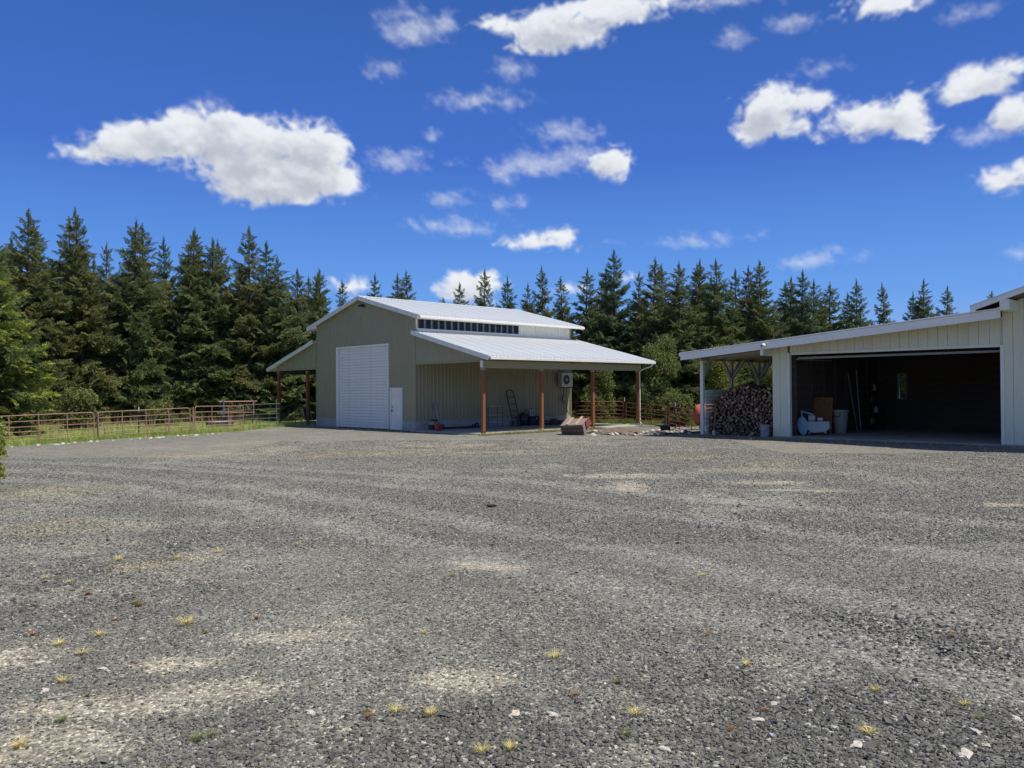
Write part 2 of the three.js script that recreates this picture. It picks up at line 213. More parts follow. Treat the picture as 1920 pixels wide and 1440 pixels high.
{
  const tile = 1400, cells = 250, span = 5.0, pts = new Float32Array(cells * cells * 3), rnd = rngOf(3);
  for (let i = 0; i < cells * cells; i++) { pts[i * 3] = 0.5 + (rnd() - 0.5) * 0.95; pts[i * 3 + 1] = 0.5 + (rnd() - 0.5) * 0.95; pts[i * 3 + 2] = rnd(); }
  const blot = Float32Array.from({ length: cells * cells }, (_, k) => 0.72 + 0.56 * fbm((k % cells) * 0.08, Math.floor(k / cells) * 0.08, 3, 20));
  const col = new Uint8Array(tile * tile * 4), hgt = new Uint8Array(tile * tile * 4), sc = cells / tile;
  for (let j = 0; j < tile; j++) for (let i = 0; i < tile; i++) {
    const fx = (i + 0.5) * sc, fy = (j + 0.5) * sc, cx = Math.floor(fx), cy = Math.floor(fy);
    let f1 = 9, f2 = 9, id = 0;
    for (let b = -1; b <= 1; b++) for (let a = -1; a <= 1; a++) {
      const k = ((cy + b + cells) % cells) * cells + ((cx + a + cells) % cells), dx = cx + a + pts[k * 3] - fx, dy = cy + b + pts[k * 3 + 1] - fy, q = Math.sqrt(dx * dx + dy * dy) * (0.75 + 0.5 * pts[k * 3 + 2]);
      if (q < f1) { f2 = f1; f1 = q; id = k; } else if (q < f2) f2 = q;
    }
    const p = pts[id * 3 + 2], p2 = hash2(id, 7), stone = sstep(0.02, 0.14, f2 - f1);
    let v = 0.26 + 0.5 * p; if (p2 > 0.9) v = 1; else if (p2 < 0.2) v *= 0.5; v *= blot[id];
    const warm = 0.06 * (hash2(id, 3) - 0.4);
    const sand = 0.46 + 0.14 * (hash2(i, j) - 0.5);
    const c = [lerp(sand * 1.03, v * (1 + warm), stone), lerp(sand, v, stone), lerp(sand * 0.93, v * (1.03 - warm * 1.3), stone)], o = (j * tile + i) * 4;
    for (let n = 0; n < 3; n++) col[o + n] = 255 * lin2srgb(clamp(c[n]));
    hgt[o] = hgt[o + 1] = hgt[o + 2] = 255 * clamp(stone * (0.35 + 0.5 * p) * (1 - f1 * 0.45) + 0.06 * hash2(j, i)); col[o + 3] = hgt[o + 3] = 255;
  }
  const tex = (d, srgb) => { const t = new THREE.DataTexture(d, tile, tile); t.wrapS = t.wrapT = THREE.RepeatWrapping; t.magFilter = THREE.LinearFilter; t.minFilter = THREE.LinearMipmapLinearFilter; t.generateMipmaps = true; if (srgb) t.colorSpace = THREE.SRGBColorSpace; t.needsUpdate = true; return t; };
  const axis = (list) => { const o = []; for (const [a, b, s] of list) for (let q = a; q < b - 1e-6; q += s) o.push(q); return o; };
  const xs = axis([[-400, -100, 60], [-100, -30, 5], [-30, -10, 0.45], [-10, 10, 0.14], [10, 30, 0.45], [30, 100, 5], [100, 401, 60]]);
  const ds = axis([[-200, -20, 40], [-20, 2, 1.5], [2, 13, 0.14], [13, 30, 0.22], [30, 62, 0.5], [62, 130, 6], [130, 900, 90]]);
  const pos = [], uv = [], color = [], idx = [];
  for (const d of ds) for (const x of xs) {
    const far = Math.max(Math.abs(x) - 60, d - 70, -5 - d) > 0;
    pos.push(x, far ? 0 : groundY(x, d), -d); uv.push(x / span + 0.21 * Math.sin(d * 0.05), d / span);
    let c = [0.19, 0.188, 0.155];
    if (!far) {
      const k = cover(x, d), mix = (t, w) => { c = c.map((q, i) => lerp(q, t[i], w)); };
      const v = 1 + 0.34 * k.n3 + 0.22 * k.n1 + 0.2 * k.n2; c = c.map((q) => q * v);
      mix([0.16, 0.159, 0.142], k.coarse * 0.6);
      mix([0.228, 0.21, 0.168], k.weathered * 0.8);
      mix([0.25, 0.247, 0.21], k.track * 0.55);
      mix([0.37, 0.335, 0.245], k.dirt * 0.85);
      mix([0.38, 0.33, 0.19], k.dry * (0.2 + 0.6 * sstep(0.35, 0.7, k.n2 + 0.5)));
      mix([0.22, 0.27, 0.08], k.meadow);
    } else c = [0.2, 0.22, 0.09];
    color.push(...c.map((q) => q / 0.48));
  }
  for (let j = 0; j + 1 < ds.length; j++) for (let i = 0; i + 1 < xs.length; i++) { const a = j * xs.length + i, b = a + 1, c = a + xs.length, e = c + 1; idx.push(a, b, e, a, e, c); }
  const g = new THREE.BufferGeometry();
  g.setAttribute('position', new THREE.Float32BufferAttribute(pos, 3)); g.setAttribute('uv', new THREE.Float32BufferAttribute(uv, 2)); g.setAttribute('color', new THREE.Float32BufferAttribute(color, 3)); g.setIndex(idx); g.computeVertexNormals();
  structure('ground', g, new THREE.MeshStandardMaterial({ name: 'gravel', vertexColors: true, map: tex(col, true), bumpMap: tex(hgt, false), bumpScale: 0.012, roughness: 0.95 }), 'grey gravel yard with tan dirt patches, meadow and forest floor beyond', 'ground');
}
// ------------------------------------------------------------------ loose stones lying on the near part of the yard
{
  const rnd = rngOf(11), lists = [[], [], [], []];
  for (let k = 0; k < 480000; k++) {
    const d = 3.0 + 29 * Math.pow(rnd(), 2), x = (rnd() * 2 - 1) * (0.76 * d + 1.2);
    if (d > 24 && (x < -9 || x > 8)) continue;
    const c = cover(x, d); if (rnd() < 0.86 * c.dirt + 0.55 * c.track + 0.3 * c.dry) continue;
    if (rnd() < 0.45 * sstep(-0.05, 0.25, c.n1 + 0.6 * c.n3) * (1 - c.coarse)) continue;
    lists[Math.floor(rnd() * 4)].push([x, d, (0.0045 + (0.0062 + 0.005 * c.coarse) * Math.pow(rnd(), 1.7) + (d > 10 ? 0.004 : 0)) * (rnd() < 0.012 ? 1.8 : 1), rnd(), rnd(), rnd(), rnd(), c.coarse]);
  }
  const m = new THREE.MeshStandardMaterial({ name: 'crushed_rock', roughness: 0.72 }), c = new THREE.Color(), o = new THREE.Object3D();
  lists.forEach((list, v) => {
    const g = v % 2 ? new THREE.BoxGeometry(1.5, 1.7, 1.5).toNonIndexed() : new THREE.IcosahedronGeometry(1, 0), p = g.attributes.position, r2 = rngOf(50 + v), key = {};
    for (let i = 0; i < p.count; i++) { const id = [p.getX(i), p.getY(i), p.getZ(i)].map((q) => q.toFixed(3)).join(); const s = key[id] ??= [0.62 + 0.75 * r2(), 0.62 + 0.75 * r2(), 0.62 + 0.75 * r2()]; p.setXYZ(i, p.getX(i) * s[0] * 1.25, p.getY(i) * s[1] * 0.55, p.getZ(i) * s[2]); }
    g.computeVertexNormals();
    const im = new THREE.InstancedMesh(g, m, list.length); im.name = numbered('loose_gravel'); im.castShadow = im.receiveShadow = true;
    list.forEach(([x, d, s, a, b, e, t, co], i) => {
      o.position.set(x, groundY(x, d) + s * 0.25, -d); o.rotation.set((a - 0.5) * 1.1, b * 6.283, (e - 0.5) * 1.1); o.scale.setScalar(s); o.updateMatrix(); im.setMatrixAt(i, o.matrix);
      let q = (0.08 + 0.155 * t) * (1 - 0.3 * co); if (t > 0.965) q = 0.42; if (t < 0.14) q = 0.055;
      im.setColorAt(i, c.setRGB(q * (1.01 + 0.08 * (a - 0.3)), q, q * (0.93 - 0.16 * a)));
    });
    scene.add(im); tag(im, ['blue grey crushed rock scattered over the near yard', 'angular dark gravel chips scattered over the near yard', 'small grey stone chips strewn over the near yard', 'broken grey rock pieces strewn over the near yard'][v], 'gravel', null, 'stuff');
  });
}
// ------------------------------------------------------------------ materials
const paintMap = texture(512, (u, v) => { const n = 0.93 + 0.09 * fbm(u * 6, v * 6, 5, 6) + 0.04 * (fbm(u * 64, v * 4, 2, 4) - 0.5) - 0.06 * sstep(0.62, 0.8, fbm(u * 16, v * 8, 4, 8)); return [n, n, n * 0.99]; });
const grainMap = texture(512, (u, v) => { const w = fbm(u * 3, v * 40, 4, 8), l = fbm(u * 8, v * 128, 3, 8), n = 0.62 + 0.38 * w - 0.18 * sstep(0.55, 0.75, l); return [n, n * (0.94 + 0.06 * w), n * (0.88 + 0.12 * w)]; });
const stoneMap = texture(512, (u, v) => { const n = 0.66 + 0.34 * fbm(u * 8, v * 8, 6, 8) - 0.12 * sstep(0.6, 0.75, fbm(u * 4 + 0.5, v * 4, 5, 4)) + 0.08 * (hash2(u * 512, v * 512) - 0.5); return [n, n * 0.985, n * 0.95]; });
const rustMap = texture(256, (u, v) => { const q = sstep(0.52, 0.72, fbm(u * 8, v * 8, 5, 8)), n = 0.78 + 0.22 * fbm(u * 16, v * 16, 3, 16); return [lerp(n, 0.62, q), lerp(n, 0.50, q), lerp(n, 0.42, q)]; });
const osbMap = texture(512, (u, v) => { const a = fbm(u * 10 + 2, v * 34, 3), b = fbm(u * 34, v * 10, 3), s = fbm(u * 9, v * 9, 2) > 0.5 ? a : b, n = 0.55 + 0.6 * (s - 0.3); return [n, n * 0.93, n * 0.84]; });
const rep = (t, x, y = x) => { const c = t.clone(); c.repeat.set(x, y); c.needsUpdate = true; return c; };
const M = {
  siding: mat('olive_metal_siding', [0.355, 0.322, 0.2], 0.5, { map: rep(paintMap, 0.35, 0.35) }),
  whiteMetal: mat('white_metal', [0.84, 0.83, 0.78], 0.42, { map: rep(paintMap, 0.3, 0.3) }),
  roof: mat('white_roof_metal', [0.70, 0.72, 0.71], 0.38, { map: rep(paintMap, 0.22, 0.22) }),
  door: mat('white_door_paint', [0.90, 0.88, 0.80], 0.45, { map: rep(paintMap, 0.5, 0.5) }),
  concrete: mat('concrete', [0.52, 0.51, 0.48], 0.92, { map: rep(stoneMap, 0.5, 0.5) }),
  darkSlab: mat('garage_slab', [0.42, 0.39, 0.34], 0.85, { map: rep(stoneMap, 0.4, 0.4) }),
  post: mat('stained_post', [0.34, 0.13, 0.05], 0.75, { map: rep(grainMap, 1.2, 2.5) }),
  palePaint: mat('pale_siding_paint', [0.72, 0.70, 0.52], 0.7, { map: rep(paintMap, 0.6, 0.25) }),
  paleTrim: mat('pale_trim_paint', [0.78, 0.77, 0.64], 0.65, { map: rep(paintMap, 0.6, 0.6) }),
  fascia: mat('grey_white_fascia', [0.84, 0.82, 0.76], 0.45, { map: rep(paintMap, 0.4, 0.4) }),
  greyWood: mat('weathered_grey_wood', [0.46, 0.44, 0.39], 0.85, { map: rep(grainMap, 1, 2) }),
  soffit: mat('shade_dark_soffit', [0.2, 0.16, 0.12], 0.9, { map: rep(grainMap, 0.6, 0.6) }),  // tone darkened to cut bounce and deepen the shade under the eaves
  shadeWood: mat('shade_dark_wood', [0.14, 0.108, 0.08], 0.95, { map: rep(grainMap, 0.6, 0.6) }),  // brown kept darker than natural wood, its colour standing in for shade
  rawWood: mat('raw_lumber', [0.62, 0.44, 0.26], 0.8, { map: rep(grainMap, 1.5, 3) }),
  oldWood: mat('old_grey_plank', [0.30, 0.26, 0.22], 0.9, { map: rep(grainMap, 1.5, 3) }),
  brownWood: mat('brown_plank', [0.15, 0.09, 0.06], 0.9, { map: rep(grainMap, 1.5, 3) }),
  osb: mat('osb_board', [0.42, 0.19, 0.08], 0.85, { map: rep(osbMap, 1, 1) }),
  black: mat('black_steel', [0.018, 0.018, 0.02], 0.5),
  blackPlastic: mat('black_plastic', [0.025, 0.025, 0.027], 0.6),
  greyMetal: mat('grey_metal', [0.42, 0.43, 0.44], 0.4, { metalness: 0.5, map: rep(paintMap, 2, 2) }),
  galvanised: mat('galvanised_steel', [0.5, 0.51, 0.52], 0.45, { metalness: 0.6 }),
  acWhite: mat('grey_white_enamel', [0.62, 0.62, 0.60], 0.45, { map: rep(paintMap, 1, 1) }),
  redRust: mat('faded_red_paint', [0.47, 0.26, 0.205], 0.65, { map: rep(rustMap, 0.7, 0.7) }),
  brightRed: mat('red_gate_paint', [0.30, 0.075, 0.055], 0.6, { map: rep(rustMap, 0.7, 0.7) }),
  greenPaint: mat('grey_green_paint', [0.115, 0.20, 0.155], 0.55, { map: rep(rustMap, 0.7, 0.7) }),
  darkGreen: mat('dark_green_paint', [0.03, 0.05, 0.045], 0.55),
  blue: mat('blue_paint', [0.05, 0.13, 0.34], 0.55),
  orange: mat('rusty_orange_paint', [0.52, 0.12, 0.055], 0.6, { map: rep(rustMap, 0.6, 0.6) }),
  red: mat('red_plastic', [0.45, 0.012, 0.02], 0.45),
  bin: mat('beige_plastic', [0.34, 0.33, 0.28], 0.6),
  grey: mat('grey_plastic', [0.30, 0.31, 0.30], 0.6),
  paleBlue: mat('pale_blue_enamel', [0.30, 0.52, 0.62], 0.45, { map: rep(paintMap, 2, 2) }),
  offWhite: mat('off_white_enamel', [0.56, 0.57, 0.55], 0.5, { map: rep(paintMap, 2, 2) }),
  bark: mat('bark', [0.10, 0.07, 0.05], 0.95, { map: rep(grainMap, 1, 1) }),
  firBark: mat('fir_bark', [0.11, 0.085, 0.065], 0.95, { map: rep(grainMap, 1, 0.5) }),
  cut: mat('cut_wood_end', [0.30, 0.20, 0.13], 0.9, { map: rep(stoneMap, 2, 2) }),
  cut2: mat('grey_cut_wood_end', [0.15, 0.10, 0.07], 0.9, { map: rep(stoneMap, 2, 2) }),
  cut3: mat('fresh_cut_wood_end', [0.50, 0.33, 0.19], 0.9, { map: rep(stoneMap, 2, 2) }),
  paleStone: mat('pale_stone', [0.62, 0.58, 0.50], 0.9, { map: rep(stoneMap, 3, 3) }),
  brownStone: mat('brown_stone', [0.21, 0.15, 0.105], 0.95, { map: rep(stoneMap, 3, 3) }),
  rubber: mat('rubber', [0.02, 0.02, 0.02], 0.85),
  glass: new THREE.MeshPhysicalMaterial({ name: 'clear_sheet', color: rgb(0.75, 0.8, 0.85), roughness: 0.08, transmission: 1, thickness: 0, ior: 1.5, specularIntensity: 0.5 }),
  tint: new THREE.MeshPhysicalMaterial({ name: 'tinted_pane', color: rgb(0.35, 0.42, 0.42), roughness: 0.1, transmission: 1, thickness: 0, ior: 1.5 }),
};
// ribbed sheet: local x across, y up between bot(x) and top(x), ribs towards +z, uv in metres
function ribbed(x0, x1, bot, top, depth = 0.02, pitch = 0.2286, rib = 0.045) {
  const xs = [], a0 = Math.ceil((x0 + 1e-6) / pitch) * pitch; xs.push([x0, 0]);
  for (let a = a0 - pitch; a <= x1 + pitch; a += pitch) for (const [o, z] of [[-rib, 0], [-rib * 0.45, 1], [rib * 0.45, 1], [rib, 0]]) if (a + o > x0 + 1e-4 && a + o < x1 - 1e-4) xs.push([a + o, z]);
  xs.push([x1, 0]);
  const pos = [], uv = [];
  for (let i = 0; i + 1 < xs.length; i++) {
    const [a, za] = xs[i], [b, zb] = xs[i + 1], q = [[a, bot(a), za * depth], [b, bot(b), zb * depth], [b, top(b), zb * depth], [a, top(a), za * depth]];
    for (const k of [0, 1, 2, 0, 2, 3]) { pos.push(...q[k]); uv.push(q[k][0], q[k][1]); }
  }
  const g = new THREE.BufferGeometry(); g.setAttribute('position', new THREE.Float32BufferAttribute(pos, 3)); g.setAttribute('uv', new THREE.Float32BufferAttribute(uv, 2)); g.computeVertexNormals();
  return g;
}
function panels(parent, x0, x1, bot, top, m, place, width = 0.9144) {
  for (let a = x0; a < x1 - 0.01;) { const b = Math.min(x1, (Math.floor(a / width + 1e-4) + 1) * width); mesh('siding_panel', ribbed(a, b, bot, top).applyMatrix4(place), m, parent); a = b; }
}
const basis = (x, y, z, p) => M4().makeBasis(V3(...x), V3(...y), V3(...z)).setPosition(...p);

// ------------------------------------------------------------------ the barn: local x along its front (towards the open shed), -z to its back
const BARN_Y = -46.09 * D2R;
const barn = thing('barn', 'olive ribbed metal barn with white roof, white doors and open side sheds', 'barn', [-4.625, 0, -39.098], BARN_Y);
const toBarn = (u, y, v) => V3(u, y, -v).applyAxisAngle(V3(0, 1, 0), BARN_Y).add(barn.position);
{
  const W = 9.05, S = 4.87, SL = 4.51, D = 11.05, HF = 0.477, mid = -W / 2, tan = (6.825 - 5.5) / 5.12;
  const mainTop = (x) => 6.825 - Math.abs(x - mid) * tan, shedTan = (4.80 - 3.385) / 5.51, shedR = (x) => 4.80 - x * shedTan, leftTan = (4.778 - 3.312) / (5.49), shedL = (x) => 4.778 - (-W - x) * leftTan;
  const c = (v) => () => v, und = (f, o) => (x) => f(x) - o;
  const F = basis([1, 0, 0], [0, 1, 0], [0, 0, 1], [0, 0, 0]);
  // front wall
  const fw = group('front_wall', barn), dl = -6.95, dr = -2.13, dt = 4.31, pl = -2.01, pr = -1.01, pt = 2.10;
  panels(fw, -W, dl, c(HF), und(mainTop, 0.06), M.siding, F);
  panels(fw, dl, dr, c(dt), und(mainTop, 0.06), M.siding, F);
  panels(fw, dr, pl, c(0.02), und(mainTop, 0.06), M.siding, F);
  panels(fw, pl, pr, c(pt), und(mainTop, 0.06), M.siding, F);
  panels(fw, pr, 0, c(HF), und(mainTop, 0.06), M.siding, F);
  panels(fw, 0, S, c(3.217), und(shedR, 0.06), M.siding, F);
  panels(fw, -W - SL, -W, c(3.215), und(shedL, 0.06), M.siding, F);
  mesh('corner_trim', box(0.05, 5.5 - HF - 0.2, 0.05, 0.015, (5.3 + HF) / 2, 0.0), M.siding, fw); mesh('corner_trim', box(0.05, 4.9 - HF, 0.05, -W - 0.015, (4.9 + HF) / 2, 0), M.siding, fw);
  mesh('header_trim', box(S - 0.04, 0.05, 0.05, S / 2 + 0.02, 3.2, 0.012), M.siding, fw); mesh('header_trim', box(SL, 0.05, 0.05, -W - SL / 2 - 0.03, 3.19, 0.012), M.siding, fw);
  // shed ceilings behind the gable pieces are closed by the roofs; side walls
  const rw = group('side_wall', barn), Rp = basis([0, 0, -1], [0, 1, 0], [1, 0, 0], [0, 0, 0]);
  panels(rw, 0.03, D, c(HF), c(4.66), M.siding, Rp);
  const lw = group('side_wall', barn); panels(lw, -D, 0, c(HF), c(5.6), M.siding, basis([0, 0, 1], [0, 1, 0], [-1, 0, 0], [-W, 0, 0]));
  const bw = group('back_wall', barn); panels(bw, 0, W, c(HF), (x) => mainTop(-x) - 0.06, M.siding, basis([-1, 0, 0], [0, 1, 0], [0, 0, -1], [0, 0, -D]));
  mesh('corner_trim', box(0.06, 4.2, 0.06, 0.012, HF + 2.1, -D - 0.01), M.siding, rw);
  // concrete stem wall, butted end to end
  const fo = group('foundation', barn);
  mesh('stem_wall', box(2.08, HF, 0.18, -W + 1.02, HF / 2 - 0.001, -0.07), M.concrete, fo);
  mesh('stem_wall', box(0.96, HF, 0.18, -0.5 + 0.02, HF / 2 - 0.001, -0.07), M.concrete, fo);
  mesh('stem_wall', box(0.18, HF, D - 0.16, -0.07, HF / 2 - 0.001, -D / 2 - 0.08), M.concrete, fo);
  mesh('stem_wall', box(0.18, HF, D - 0.16, -W + 0.07, HF / 2 - 0.001, -D / 2 - 0.08), M.concrete, fo);
  mesh('shed_slab', box(5.05, 0.12, 11.6, 2.55, -0.025, -D / 2 + 0.05, 0.012), M.concrete, fo);
  mesh('shed_slab', box(4.7, 0.12, 11.4, -W - 2.36, -0.025, -D / 2), M.concrete, fo);
  mesh('floor_slab', box(W - 0.36, 0.10, D - 0.3, mid, -0.02, -D / 2), M.concrete, fo);
  // overhead door: white frame and curtain of horizontal slats
  const od = group('overhead_door', barn), ow = dr - dl, oc = (dl + dr) / 2;
  mesh('frame', merged([box(0.17, dt - 0.02, 0.12, dl + 0.085, dt / 2, 0.0), box(0.06, dt - 0.02, 0.12, dr - 0.03, dt / 2, 0.0), box(ow - 0.23, 0.1, 0.118, oc + 0.055, dt - 0.06, 0.0)]), M.door, od);
  const n = 28, y0 = 0.03, sh = (dt - 0.12 - y0) / n, sw = ow - 0.26, slatN = box(sw, sh - 0.004, 0.03, 0, 0, 0, 0.008).rotateX(-0.2).translate(0, sh / 2, 0);
  for (let i = 0; i < n; i++) { const s = mesh('slat', slatN, M.door, od); s.position.set(oc + 0.055, y0 + i * sh, -0.035); }
  mesh('bottom_rail', box(sw, 0.03, 0.05, oc + 0.055, 0.018, -0.045), M.black, od);
  mesh('backing', box(sw, dt - 0.1, 0.01, oc + 0.055, dt / 2, -0.064), M.door, od);
  // entry door with raised panels
  const ed = group('entry_door', barn), ec = (pl + pr) / 2;
  mesh('frame', merged([box(0.09, pt - 0.02, 0.14, pl + 0.045, pt / 2, 0), box(0.07, pt - 0.02, 0.14, pr - 0.035, pt / 2, 0), box(0.84, 0.08, 0.139, ec + 0.01, pt - 0.05, 0), box(0.84, 0.03, 0.14, ec + 0.01, 0.03, 0)]), M.door, ed);
  mesh('door_leaf', box(0.83, 1.96, 0.045, ec + 0.01, 1.03, -0.02), M.door, ed);
  for (const [px, py, ph] of [[-0.2, 1.72, 0.24], [0.2, 1.72, 0.24], [-0.2, 1.2, 0.6], [0.2, 1.2, 0.6], [-0.2, 0.5, 0.55], [0.2, 0.5, 0.55]]) {
    const w = 0.27, b = 0.025, fr = merged([box(w, b, 0.016, 0, ph / 2, 0), box(w, b, 0.016, 0, -ph / 2, 0), box(b, ph - b, 0.016, w / 2 - b / 2, 0, 0), box(b, ph - b, 0.016, -w / 2 + b / 2, 0, 0), box(w - 0.1, ph - 0.1, 0.014, 0, 0, 0)]);
    const m = mesh('raised_panel', fr, M.door, ed); m.position.set(ec + 0.01 + px, py, 0.008);
  }
  mesh('door_knob', merged([rod([-0.33, 0.95, 0], [-0.33, 0.95, 0.06], 0.02), new THREE.SphereGeometry(0.034, 10, 8).translate(-0.33, 0.95, 0.075)]).translate(ec, 0, 0), M.black, ed);
  mesh('deadbolt', rod([ec - 0.33, 1.14, 0], [ec - 0.33, 1.14, 0.035], 0.032), M.black, ed);
  // floodlight under the gable peak
  const fl = group('floodlight', barn); mesh('housing', box(0.3, 0.1, 0.2, -4.32, 6.33, 0.16, 0.02), M.black, fl); mesh('bracket', box(0.1, 0.14, 0.1, -4.38, 6.36, 0.05), M.black, fl); mesh('lens', box(0.24, 0.012, 0.15, -4.32, 6.276, 0.17), M.grey, fl);
  // roofs: ribbed sheets laid side by side, rake trims, ridge cap and gutters
  const v0 = -0.24, v1 = D + 0.5, slope = (name, ridge, eave) => {
    const r = group(name, barn), dx = eave[0] - ridge[0], dy = eave[1] - ridge[1], L = Math.hypot(dx, dy), dir = [dx / L, dy / L], sgn = Math.sign(dx);
    const up = [-dir[0], -dir[1], 0], nor = [-dir[1] * sgn, dir[0] * sgn, 0];
    const nP = 13, wP = (v1 - v0) / nP, sheet = ribbed(0, wP, c(0), c(L), 0.034, 0.2286, 0.04);
    const X = V3(...up).cross(V3(...nor));
    for (let i = 0; i < nP; i++) {
      const m = mesh('roof_panel', sheet, M.roof, r), vv = X.z < 0 ? v0 + i * wP : v0 + (i + 1) * wP;
      m.applyMatrix4(basis(X.toArray(), up, nor, [eave[0], eave[1], -vv]));
    }
    mesh('underside_panel', bar([ridge[0] + dir[0] * 0.02 - nor[0] * 0.05, ridge[1] + dir[1] * 0.02 - nor[1] * 0.05, -(v0 + v1) / 2], [eave[0] - nor[0] * 0.05, eave[1] - nor[1] * 0.05, -(v0 + v1) / 2], v1 - v0 - 0.1, 0.04), M.whiteMetal, r);
    for (const v of [v0 - 0.015, v1 + 0.015]) { const o = 0.075; mesh('rake_trim', bar([ridge[0] - nor[0] * o, ridge[1] - nor[1] * o, -v], [eave[0] - nor[0] * o, eave[1] - nor[1] * o, -v], 0.03, 0.21), M.fascia, r); }
    mesh('gutter', box(0.11, 0.13, v1 - v0 - 0.02, eave[0] + sgn * 0.06, eave[1] - 0.075, -(v0 + v1) / 2, 0.015), M.whiteMetal, r);
    return r;
  };
  slope('roof', [mid, 6.825], [0.594, 5.5]); slope('roof', [mid, 6.825], [-W - 0.594, 5.5]);
  slope('shed_roof', [0.02, 4.79], [5.51, 3.385]); slope('shed_roof', [-W - 0.02, 4.77], [-W - SL - 0.84, 3.312]);
  mesh('ridge_cap', merged([bar([mid, 6.865, 0.2], [mid, 6.865, -D - 0.46], 0.02, 0.02), box(0.22, 0.012, D + 0.7, 0, 0, 0).rotateZ(-tan * 0.95).translate(mid + 0.1, 6.836, -D / 2 - 0.13), box(0.22, 0.012, D + 0.7, 0, 0, 0).rotateZ(tan * 0.95).translate(mid - 0.1, 6.836, -D / 2 - 0.13)]), M.roof, barn);
  // clerestory: clear corrugated panes between studs, then white sheet
  const cl = group('clerestory_window', barn), ca = 0.14, cb = 6.93, cy0 = 4.93, cy1 = 5.38, nb = 16, bwid = (cb - ca) / nb;
  for (let i = 0; i < nb; i++) mesh('pane', box(0.006, cy1 - cy0, bwid - 0.05, 0.0, (cy0 + cy1) / 2, -(ca + (i + 0.5) * bwid)), M.glass, cl);
  for (let i = 0; i <= nb; i++) mesh('mullion', box(0.03, cy1 - cy0, 0.028, 0.004, (cy0 + cy1) / 2, -(ca + i * bwid)), i % 3 ? M.grey : M.greyWood, cl);
  for (let i = 0; i < nb; i++) mesh('stud', box(0.05, 0.9, 0.1, -0.12, 5.1, -(ca + (i + 0.32) * bwid)), i % 2 ? M.greyWood : M.rawWood, cl);
  mesh('sill_flashing', box(0.05, 0.13, cb - ca + 0.1, 0.01, cy0 - 0.067, -(ca + cb) / 2), M.whiteMetal, cl);
  const cw = group('clerestory_wall', barn); panels(cw, cb + 0.03, D, c(4.79), c(5.5), M.whiteMetal, Rp);
  mesh('head_trim', box(0.04, 0.2, D - 0.05, -0.03, 5.483, -D / 2), M.whiteMetal, cw); mesh('corner_trim', box(0.07, 0.74, 0.07, 0.01, 5.16, -D - 0.01), M.siding, cw); mesh('corner_trim', box(0.07, 0.5, 0.09, 0.012, 5.12, -0.07), M.palePaint, cw);
  mesh('added_dark_sheet', box(0.03, 2.5, D - 0.3, -2.6, 4.9, -D / 2), M.shadeWood, cw);  // added sheet, its dark colour stands for shade behind the clerestory panes
  // shed posts and beams
  for (let k = 0; k < 4; k++) { const p = mesh('post', box(0.145, 2.86, 0.145, 0, 1.44, 0, 0.008), M.post, barn); p.position.set(S, 0.0, -(-0.02 + k * 3.66)); mesh('post_bracket', box(0.16, 0.09, 0.16, 0, 2.845, 0), M.siding, p); mesh('base_bracket', box(0.165, 0.1, 0.165, 0, 0.08, 0), k % 2 ? M.galvanised : M.black, p); }
  for (const [u, v] of [[-W - SL + 0.05, 0.08], [-10.25, 0.12], [-W - SL + 0.05, 3.66], [-W - SL + 0.05, 7.32], [-W - SL + 0.05, 10.9]]) { const p = mesh('post', box(0.15, 3.1, 0.15, 0, 1.57, 0, 0.008), M.post, barn); p.position.set(u, 0.02, -v); mesh('post_bracket', box(0.165, 0.08, 0.165, 0, 3.04, 0), M.siding, p); }
  mesh('shed_beam', box(0.13, 0.33, D + 0.2, S + 0.01, 3.06, -D / 2, 0.006), M.siding, barn);
  mesh('beam_cap', box(0.16, 0.3, 0.03, S + 0.01, 3.07, 0.105), M.fascia, barn);
  mesh('shed_beam', box(0.13, 0.3, D, -W - SL + 0.05, 3.34 - 0.2, -D / 2 - 0.15, 0.006), M.soffit, barn);
  mesh('shed_ceiling', bar([-W - 0.05, 4.55, -D / 2], [-W - SL - 0.2, 3.3, -D / 2], D - 0.1, 0.03), M.soffit, barn);
  mesh('shed_ceiling', bar([0.06, 4.56, -D / 2], [S + 0.3, 3.36, -D / 2], D - 0.1, 0.03), M.soffit, barn);
  // gutter downpipe at the far corner post
  mesh('downpipe', tube([[5.56, 3.3, -11.3], [5.55, 3.14, -11.28], [5.2, 3.0, -11.1], [4.99, 2.84, -10.98], [4.985, 2.6, -10.98], [4.985, 1.2, -10.98], [4.985, 0.3, -10.98], [5.0, 0.16, -10.98], [5.12, 0.08, -10.98]], 0.034, 60), M.whiteMetal, barn);
}
